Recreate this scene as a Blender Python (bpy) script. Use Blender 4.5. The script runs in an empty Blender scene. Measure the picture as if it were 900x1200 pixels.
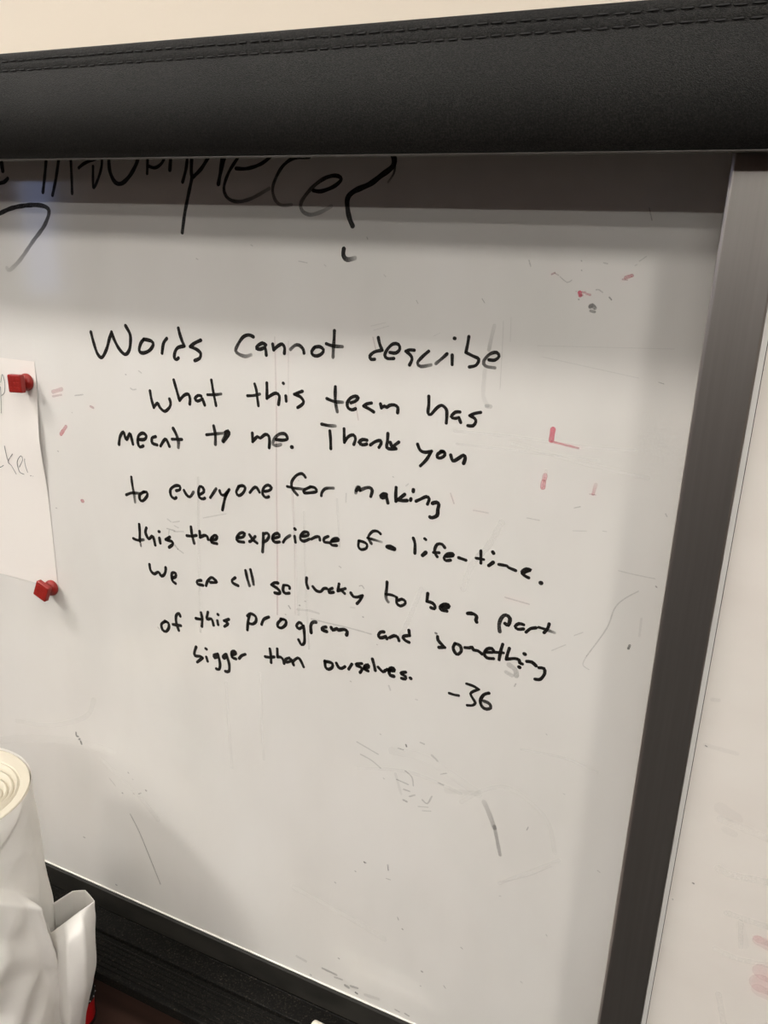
import bpy, bmesh, math, random
from mathutils import Vector, Matrix, noise as mnoise

# ------------------------------------------------------------------ camera, world, exposure
S = bpy.context.scene
COL = S.collection
EYE = 1.75                      # height of the camera above the floor, metres
cam_d = bpy.data.cameras.new('camera')
cam = bpy.data.objects.new('camera', cam_d); COL.objects.link(cam)
cam_d.sensor_fit = 'HORIZONTAL'; cam_d.sensor_width = 36.0; cam_d.lens = 38.0
cam_d.clip_start = 0.02
YAW, PITCH, ROLL = 0.42140377, 0.30145929, 0.04313575
fw = Vector((-math.sin(YAW)*math.cos(PITCH), math.cos(YAW)*math.cos(PITCH), -math.sin(PITCH)))
rt = fw.cross(Vector((0, 0, 1))).normalized(); up = rt.cross(fw)
r2 = rt*math.cos(ROLL)+up*math.sin(ROLL); u2 = -rt*math.sin(ROLL)+up*math.cos(ROLL)
cam.matrix_world = Matrix(((r2.x, u2.x, -fw.x, 0), (r2.y, u2.y, -fw.y, -0.72), (r2.z, u2.z, -fw.z, EYE), (0, 0, 0, 1)))
S.camera = cam
S.view_settings.view_transform = 'Standard'
S.view_settings.look = 'None'
S.view_settings.gamma = 1.0
S.view_settings.use_curve_mapping = False
S.view_settings.exposure = 0.14
w = bpy.data.worlds.new('sky'); S.world = w; w.use_nodes = True
w.node_tree.nodes['Background'].inputs[0].default_value = (0.42, 0.56, 1.0, 1)
w.node_tree.nodes['Background'].inputs[1].default_value = 1.9

# ceiling lamps: (x, y, half length, half width, radiance)
LAMPS = [
 (-1.75, -0.80, .30, .10, 68.0), (-0.35, -0.80, .30, .10, 28.0), (1.15, -0.80, .30, .10, 26.0),
 (1.20, -1.85, .20, .20, 68.0), (-2.05, -1.85, .20, .20, 74.0),
 (-1.9, -2.75, .60, .06, 32.0), (0.6, -2.75, .60, .06, 32.0),
 (-1.9, -3.75, .60, .06, 80.0), (0.6, -3.75, .60, .06, 80.0),
]
LAMP_COLOR = (1.0, .955, .895)
H_CEIL = 3.0

# ------------------------------------------------------------------ helpers
random.seed(4)
def mat(name, color, rough=.5, metal=0.0, spec=.5, coat=0.0):
    m = bpy.data.materials.new(name); m.use_nodes = True
    b = m.node_tree.nodes['Principled BSDF']
    b.inputs['Base Color'].default_value = (*color, 1)
    b.inputs['Roughness'].default_value = rough
    b.inputs['Metallic'].default_value = metal
    b.inputs['Specular IOR Level'].default_value = spec
    b.inputs['Coat Weight'].default_value = coat
    return m
def nd(m, t, **kw):
    n = m.node_tree.nodes.new(t)
    for k, v in kw.items(): setattr(n, k, v)
    return n
def lk(m, a, b): m.node_tree.links.new(a, b)
def bsdf(m): return m.node_tree.nodes['Principled BSDF']
def noise(m, scale, detail=3, stretch=(1, 1, 1), rough=.5):
    tc = nd(m, 'ShaderNodeTexCoord'); mp = nd(m, 'ShaderNodeMapping')
    mp.inputs['Scale'].default_value = stretch
    lk(m, tc.outputs['Object'], mp.inputs['Vector'])
    n = nd(m, 'ShaderNodeTexNoise'); n.inputs['Scale'].default_value = scale
    n.inputs['Detail'].default_value = detail; n.inputs['Roughness'].default_value = rough
    lk(m, mp.outputs['Vector'], n.inputs['Vector'])
    return n.outputs['Fac']
def ramp(m, fac, stops):
    r = nd(m, 'ShaderNodeValToRGB'); e = r.color_ramp.elements
    while len(e) < len(stops): e.new(.5)
    for q, (p, c) in zip(e, stops): q.position = p; q.color = (*c, 1)
    lk(m, fac, r.inputs['Fac']); return r.outputs['Color']
def bump(m, fac, strength, dist=.001):
    b = nd(m, 'ShaderNodeBump'); b.inputs['Strength'].default_value = strength
    b.inputs['Distance'].default_value = dist
    lk(m, fac, b.inputs['Height']); lk(m, b.outputs['Normal'], bsdf(m).inputs['Normal'])

def sst(a, b, x):
    t = max(0., min(1., (x-a)/(b-a))); return t*t*(3-2*t)
class MB:
    def __init__(s): s.bm = bmesh.new()
    def box(s, x0, x1, y0, y1, z0, z1):
        v = [s.bm.verts.new((x, y, z)) for x in (x0, x1) for y in (y0, y1) for z in (z0, z1)]
        for f in ((0, 1, 3, 2), (4, 6, 7, 5), (0, 4, 5, 1), (2, 3, 7, 6), (0, 2, 6, 4), (1, 5, 7, 3)):
            s.bm.faces.new([v[i] for i in f])
        return s
    def prism(s, prof, axis, a, b, n=1):
        """closed profile extruded along an axis; prof holds the two other coordinates in xyz order"""
        def P(p, t):
            return (t, p[0], p[1]) if axis == 'x' else (p[0], t, p[1]) if axis == 'y' else (p[0], p[1], t)
        rows = [[s.bm.verts.new(P(p, a+(b-a)*i/n)) for p in prof] for i in range(n+1)]
        k = len(prof)
        for i in range(n):
            for j in range(k):
                s.bm.faces.new((rows[i][j], rows[i][(j+1) % k], rows[i+1][(j+1) % k], rows[i+1][j]))
        s.bm.faces.new(rows[0]); s.bm.faces.new(rows[-1][::-1])
        return s
    def lathe(s, prof, n=32, origin=(0, 0, 0), M=None):
        """profile (r, h) turned about the local z axis"""
        rows = []
        M = M or Matrix.Identity(3)
        o = Vector(origin)
        for r, h in prof:
            if r < 1e-6: rows.append([s.bm.verts.new(o+M @ Vector((0, 0, h)))])
            else: rows.append([s.bm.verts.new(o+M @ Vector((r*math.cos(2*math.pi*i/n), r*math.sin(2*math.pi*i/n), h))) for i in range(n)])
        for A, B in zip(rows, rows[1:]):
            for i in range(n):
                j = (i+1) % n
                if len(A) == 1 and len(B) == 1: continue
                if len(A) == 1: s.bm.faces.new((A[0], B[j], B[i]))
                elif len(B) == 1: s.bm.faces.new((A[i], A[j], B[0]))
                else: s.bm.faces.new((A[i], A[j], B[j], B[i]))
        return s
    def tube(s, pts, r, n=8):
        pts = [Vector(p) for p in pts]; rows = []
        for i, p in enumerate(pts):
            d = (pts[min(i+1, len(pts)-1)]-pts[max(i-1, 0)]).normalized()
            a = d.orthogonal().normalized() if abs(d.x) < .9 else d.cross(Vector((0, 0, 1))).normalized()
            b = d.cross(a)
            rows.append([s.bm.verts.new(p+a*r*math.cos(2*math.pi*k/n)+b*r*math.sin(2*math.pi*k/n)) for k in range(n)])
        for A, B in zip(rows, rows[1:]):
            for k in range(n): s.bm.faces.new((A[k], A[(k+1) % n], B[(k+1) % n], B[k]))
        s.bm.faces.new(rows[0][::-1]); s.bm.faces.new(rows[-1]); return s
    def build(s, name, m, parent=None, smooth=False, bevel=0, seg=2, offset=(0, 0, 0)):
        bmesh.ops.recalc_face_normals(s.bm, faces=s.bm.faces)
        me = bpy.data.meshes.new(name); s.bm.to_mesh(me); s.bm.free()
        if offset != (0, 0, 0): me.transform(Matrix.Translation(Vector(offset)))
        o = bpy.data.objects.new(name, me); COL.objects.link(o)
        me.materials.append(m)
        if smooth:
            for p in me.polygons: p.use_smooth = True
        if bevel:
            md = o.modifiers.new('bevel', 'BEVEL'); md.width = bevel; md.segments = seg; md.limit_method = 'ANGLE'
        if parent: o.parent = parent
        return o
def tag(o, label=None, cat=None, group=None, kind=None):
    if label: o['label'] = label
    if cat: o['category'] = cat
    if group: o['group'] = group
    if kind: o['kind'] = kind
    return o
def empty(name, loc, label, cat, group=None):
    o = bpy.data.objects.new(name, None); COL.objects.link(o); o.location = loc
    o.empty_display_size = .05
    return tag(o, label, cat, group)
def at(p): return (-p[0], -p[1], -p[2])

# ------------------------------------------------------------------ materials
M_wall = mat('cream_paint', (.66, .585, .485), .6)
bump(M_wall, noise(M_wall, 260, 3), .12, .0006)
M_side = mat('taupe_paint', (.11, .082, .07), .7)
bump(M_side, noise(M_side, 200, 3), .1, .0006)
M_back = mat('brown_paint', (.20, .12, .10), .6)
M_ceil = mat('ceiling_tile', (.42, .40, .38), .8)
bump(M_ceil, noise(M_ceil, 120, 4), .3, .001)
M_floor = mat('charcoal_carpet', (.05, .045, .042), .95)
lk(M_floor, ramp(M_floor, noise(M_floor, 300, 4), [(.3, (.010, .009, .0085)), (.7, (.026, .023, .021))]), bsdf(M_floor).inputs['Base Color'])
M_board = mat('whiteboard_laminate', (.72, .70, .665), .06, spec=.62)
n1 = noise(M_board, 7, 4, (1, 1, .5))
lk(M_board, ramp(M_board, n1, [(.28, (.672, .655, .622)), (.5, (.715, .697, .664)), (.72, (.742, .728, .700))]), bsdf(M_board).inputs['Base Color'])
n2 = noise(M_board, 30, 4, (1, 1, .35))
mr = nd(M_board, 'ShaderNodeMapRange'); mr.inputs['To Min'].default_value = .035; mr.inputs['To Max'].default_value = .12
lk(M_board, n2, mr.inputs['Value']); lk(M_board, mr.outputs['Result'], bsdf(M_board).inputs['Roughness'])
M_board2 = mat('painted_board', (.74, .70, .65), .28, spec=.4)
lk(M_board2, ramp(M_board2, noise(M_board2, 14, 4, (.5, 1, 1)), [(.3, (.705, .66, .61)), (.6, (.74, .70, .65)), (.8, (.755, .72, .68))]), bsdf(M_board2).inputs['Base Color'])
M_trim = mat('white_edge', (.80, .79, .76), .35)
M_gap = mat('dark_gap', (.02, .018, .016), .8)
M_frame = mat('brushed_dark_aluminium', (.5, .475, .45), .34, metal=1.0)
nf = noise(M_frame, 50, 3, (6, 6, .12), .5)
lk(M_frame, ramp(M_frame, nf, [(.3, (.47, .445, .42)), (.6, (.50, .475, .45)), (.8, (.53, .50, .475))]), bsdf(M_frame).inputs['Base Color'])
mr = nd(M_frame, 'ShaderNodeMapRange'); mr.inputs['To Min'].default_value = .325; mr.inputs['To Max'].default_value = .355
lk(M_frame, nf, mr.inputs['Value']); lk(M_frame, mr.outputs['Result'], bsdf(M_frame).inputs['Roughness'])
M_tray = mat('dusty_black_aluminium', (.01, .01, .009), .6, spec=.1)
lk(M_tray, ramp(M_tray, noise(M_tray, 420, 5, rough=.7), [(.44, (.0045, .0044, .004)), (.58, (.010, .0094, .008)), (.70, (.065, .055, .043))]), bsdf(M_tray).inputs['Base Color'])
M_rail = mat('dark_rail', (.02, .019, .016), .45, spec=.18)
lk(M_rail, ramp(M_rail, noise(M_rail, 40, 5, (.4, 1, 1)), [(.35, (.012, .0115, .010)), (.7, (.024, .0225, .0195))]), bsdf(M_rail).inputs['Base Color'])
M_lip = mat('polished_lip', (.85, .83, .78), .25)
M_vinyl = mat('black_vinyl', (.009, .0085, .0078), .5, spec=.2)
vt = nd(M_vinyl, 'ShaderNodeTexCoord'); vv = nd(M_vinyl, 'ShaderNodeTexVoronoi'); vv.inputs['Scale'].default_value = 1500
lk(M_vinyl, vt.outputs['Object'], vv.inputs['Vector'])
patch = ramp(M_vinyl, noise(M_vinyl, 9, 5), [(.3, (.0058, .0055, .0049)), (.7, (.0100, .0094, .0083))])
weave = ramp(M_vinyl, noise(M_vinyl, 750, 2, (1, 1, 1), .6), [(.36, (.35, .35, .35)), (.5, (1, 1, 1)), (.66, (2.1, 2.1, 2.1))])
mxv = nd(M_vinyl, 'ShaderNodeMix', data_type='RGBA', blend_type='MULTIPLY'); mxv.inputs['Factor'].default_value = 1
lk(M_vinyl, patch, mxv.inputs['A']); lk(M_vinyl, weave, mxv.inputs['B']); lk(M_vinyl, mxv.outputs['Result'], bsdf(M_vinyl).inputs['Base Color'])
bump(M_vinyl, vv.outputs['Distance'], .5, .0006)
M_thread = mat('black_thread', (.008, .008, .008), .8)
M_pipe = mat('piping_vinyl', (.075, .068, .06), .4)
M_brown = mat('dark_brown_laminate', (.06, .034, .026), .3, spec=.5)
lk(M_brown, ramp(M_brown, noise(M_brown, 12, 5, (.3, 3, 3)), [(.3, (.045, .025, .019)), (.7, (.08, .045, .034))]), bsdf(M_brown).inputs['Base Color'])
M_paper = mat('white_paper', (.78, .74, .70), .7)
M_red = mat('red_plastic', (.27, .012, .008), .38, spec=.5)
bump(M_red, noise(M_red, 900, 2), .08, .0003)
def plastic(name, col, translucency):
    m = mat(name, col, .5, spec=.22)
    t = nd(m, 'ShaderNodeBsdfTranslucent'); t.inputs['Color'].default_value = (*col, 1)
    mx = nd(m, 'ShaderNodeMixShader'); mx.inputs['Fac'].default_value = translucency
    out = m.node_tree.nodes['Material Output']
    lk(m, bsdf(m).outputs['BSDF'], mx.inputs[1]); lk(m, t.outputs['BSDF'], mx.inputs[2]); lk(m, mx.outputs['Shader'], out.inputs['Surface'])
    bump(m, noise(m, 30, 2, (1, 1, .5)), .18, .004)
    return m
M_bag = plastic('white_film', (.88, .86, .82), .12)
M_roll = mat('rolled_film', (.60, .555, .455), .55, spec=.2)
M_marker = mat('white_marker_barrel', (.80, .78, .74), .3)
M_cap = mat('cream_marker_cap', (.80, .76, .66), .3)
M_band = mat('grey_marker_band', (.20, .20, .21), .4)
M_ribbon = mat('red_ribbon', (.55, .01, .012), .35)
M_black = mat('black_edge', (.012, .012, .012), .5)
M_white = mat('white_dots', (.75, .75, .75), .5)
M_rim = mat('white_enamel', (.78, .77, .74), .4)
M_lamp = bpy.data.materials.new('lamp_diffuser'); M_lamp.use_nodes = True
def ink(name, col, rough, lo=.80, hi=1.2):
    """marker ink: the 'ink' attribute is how much ink the stroke left on the board"""
    m = mat(name, col, rough, spec=.3)
    a = nd(m, 'ShaderNodeAttribute'); a.attribute_name = 'ink'
    streak = noise(m, 1500, 2, (1, 1, 1))
    mr = nd(m, 'ShaderNodeMapRange'); mr.inputs['From Min'].default_value = .3; mr.inputs['From Max'].default_value = .7
    mr.inputs['To Min'].default_value = lo; mr.inputs['To Max'].default_value = hi
    lk(m, streak, mr.inputs['Value'])
    ad = nd(m, 'ShaderNodeMath', operation='MULTIPLY', use_clamp=True)
    lk(m, a.outputs['Fac'], ad.inputs[0]); lk(m, mr.outputs['Result'], ad.inputs[1])
    lk(m, ad.outputs[0], bsdf(m).inputs['Alpha'])
    return m
M_ink = ink('black_marker_ink', (.008, .007, .006), .45)
M_pink = ink('red_ink_residue', (.70, .14, .20), .5, .45, 1.0)
M_smear = ink('pink_smear', (.85, .36, .42), .5, .5, 1.0)
M_grey = ink('grey_ink_residue', (.10, .10, .095), .5, .35, 1.0)
M_pale = ink('pale_wipe_streak', (.90, .89, .87), .4, .3, 1.0)
M_pencil = ink('pencil_graphite', (.20, .20, .20), .5)

# ------------------------------------------------------------------ room
def Z(z): return EYE+z
X0, X1, Y0, Y1 = -3.5, 2.3, -9.0, .03
def struct(mb, name, m): return tag(mb.build(name, m), kind='structure')
struct(MB().box(X0-.1, X1+.1, Y0-.1, Y1+.1, -.08, 0), 'floor', M_floor)
struct(MB().box(X0-.1, X1+.1, Y0-.1, Y1+.1, H_CEIL, H_CEIL+.08), 'ceiling', M_ceil)
struct(MB().box(X0-.1, X1+.1, Y1, Y1+.1, 0, H_CEIL), 'wall_front', M_wall)
struct(MB().box(X0-.1, X1+.1, Y0-.1, Y0, 0, H_CEIL), 'wall_back', M_back)
struct(MB().box(X1, X1+.1, Y0, Y1, 0, H_CEIL), 'wall_right', M_side)
WY0, WY1, WZ0, WZ1 = -2.77, -2.45, 1.5, 2.45
wl = MB(); wl.box(X0-.1, X0, Y0, WY0, 0, H_CEIL).box(X0-.1, X0, WY1, Y1, 0, H_CEIL)
wl.box(X0-.1, X0, WY0, WY1, 0, WZ0).box(X0-.1, X0, WY0, WY1, WZ1, H_CEIL)
struct(wl, 'wall_left', M_side)
win = empty('window_1', (X0, (WY0+WY1)/2, WZ0), None, None); win['kind'] = 'structure'
wf = MB()
wf.box(X0-.06, X0+.012, WY0-.03, WY0, WZ0-.03, WZ1+.03).box(X0-.06, X0+.012, WY1, WY1+.03, WZ0-.03, WZ1+.03)
wf.box(X0-.06, X0+.012, WY0, WY1, WZ0-.03, WZ0).box(X0-.06, X0+.012, WY0, WY1, WZ1, WZ1+.03)
tag(wf.build('window_frame', M_rim, win, offset=at(win.location)), kind='structure')
M_glass = bpy.data.materials.new('window_glass'); M_glass.use_nodes = True
gn = M_glass.node_tree; gn.nodes.clear()
go = gn.nodes.new('ShaderNodeOutputMaterial'); gt = gn.nodes.new('ShaderNodeBsdfTransparent'); gg = gn.nodes.new('ShaderNodeBsdfGlossy')
gg.inputs['Roughness'].default_value = .02; gm = gn.nodes.new('ShaderNodeMixShader'); gm.inputs[0].default_value = .06
gn.links.new(gt.outputs[0], gm.inputs[1]); gn.links.new(gg.outputs[0], gm.inputs[2]); gn.links.new(gm.outputs[0], go.inputs[0])
tag(MB().box(X0-.05, X0-.044, WY0, WY1, WZ0, WZ1).build('window_pane', M_glass, win, offset=at(win.location)), kind='structure')

# ceiling lamps
ln = M_lamp.node_tree; ln.nodes.clear()
le = ln.nodes.new('ShaderNodeEmission'); lo = ln.nodes.new('ShaderNodeOutputMaterial'); ln.links.new(le.outputs[0], lo.inputs[0])
le.inputs['Color'].default_value = (*LAMP_COLOR, 1)
def lamp(x, y, hx, hy, power):
    sq = hx < 2*hy
    side = 'right' if x > .8 else 'left' if x < -1.5 else 'middle'
    lab = ('square ceiling lamp in the second row from the whiteboard, %s one' % side if sq else
           'long strip ceiling lamp in the %s row from the whiteboard, %s one' % ('first' if y > -1 else 'third' if y > -3 else 'fourth' if y > -5 else 'farthest', side if y > -1 else 'left' if x < 0 else 'right'))
    e = empty('ceiling_lamp', (x, y, H_CEIL), lab, 'lamp', 'ceiling lamps')
    f = MB(); t = .015; z0, z1 = -.035, 0
    f.box(-hx-t, hx+t, -hy-t, -hy, z0, z1).box(-hx-t, hx+t, hy, hy+t, z0, z1)
    f.box(-hx-t, -hx, -hy, hy, z0, z1).box(hx, hx+t, -hy, hy, z0, z1)
    f.build('lamp_frame', M_rim, e)
    m = M_lamp.copy(); m.node_tree.nodes['Emission'].inputs['Strength'].default_value = power
    d = MB().box(-hx, hx, -hy, hy, -.034, -.02).build('lamp_diffuser', m, e)
for L in LAMPS: lamp(*L)

# ------------------------------------------------------------------ left whiteboard
WX0 = -1.9
wb_loc = (-.95, 0, Z(-.89))
wb = empty('whiteboard', wb_loc, 'large glossy whiteboard covered in black handwriting, framed by a dark metal post', 'whiteboard')
def wpart(mb, name, m, **k): return mb.build(name, m, wb, offset=at(wb_loc), **k)
wpart(MB().box(WX0, -.0446, 0, .028, Z(-.8875), Z(.150)), 'writing_surface', M_board)
# the thick side post with its flared inner edge
post = [(-.0380, -.0720), (-.0372, -.0722), (-.0030, -.0722), (-.0016, -.0714), (-.0014, -.060), (-.0014, .028), (-.0446, .028), (-.0446, 0), (-.0403, -.0695), (-.0396, -.0712)]
wpart(MB().prism(post, 'z', Z(-1.02), Z(.148)), 'frame_post', M_frame)
wpart(MB().box(WX0, -.0450, -.0016, .02, Z(-.8889), Z(-.8877)), 'edge_strip', M_lip)
rail = [(.02, -.8892), (-.0020, -.8892), (-.0050, -.8906), (-.0112, -.9140), (-.0100, -.9150), (.02, -.9150)]
wpart(MB().prism([(y, Z(z)) for y, z in rail], 'x', WX0, -.0450), 'bottom_rail', M_rail)
prof = [(.02, -.9165), (-.0110, -.9165), (-.0125, -.9180), (-.0125, -.9170), (-.0400, -.9170), (-.0410, -.9178), (-.0415, -.9230), (-.0470, -.9235)]
y = -.0480
while y > -.084:
    prof += [(y, -.9225), (y-.0022, -.9225), (y-.0030, -.9240), (y-.0058, -.9240)]
    y -= .0066
prof += [(-.0900, -.9240), (-.0905, -.9195), (-.0935, -.9190), (-.0950, -.9205), (-.0950, -.9340), (-.0900, -.9400), (.02, -.9400)]
wpart(MB().prism([(y, Z(z)) for y, z in prof], 'x', WX0, -.0450), 'marker_tray', M_tray)

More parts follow.
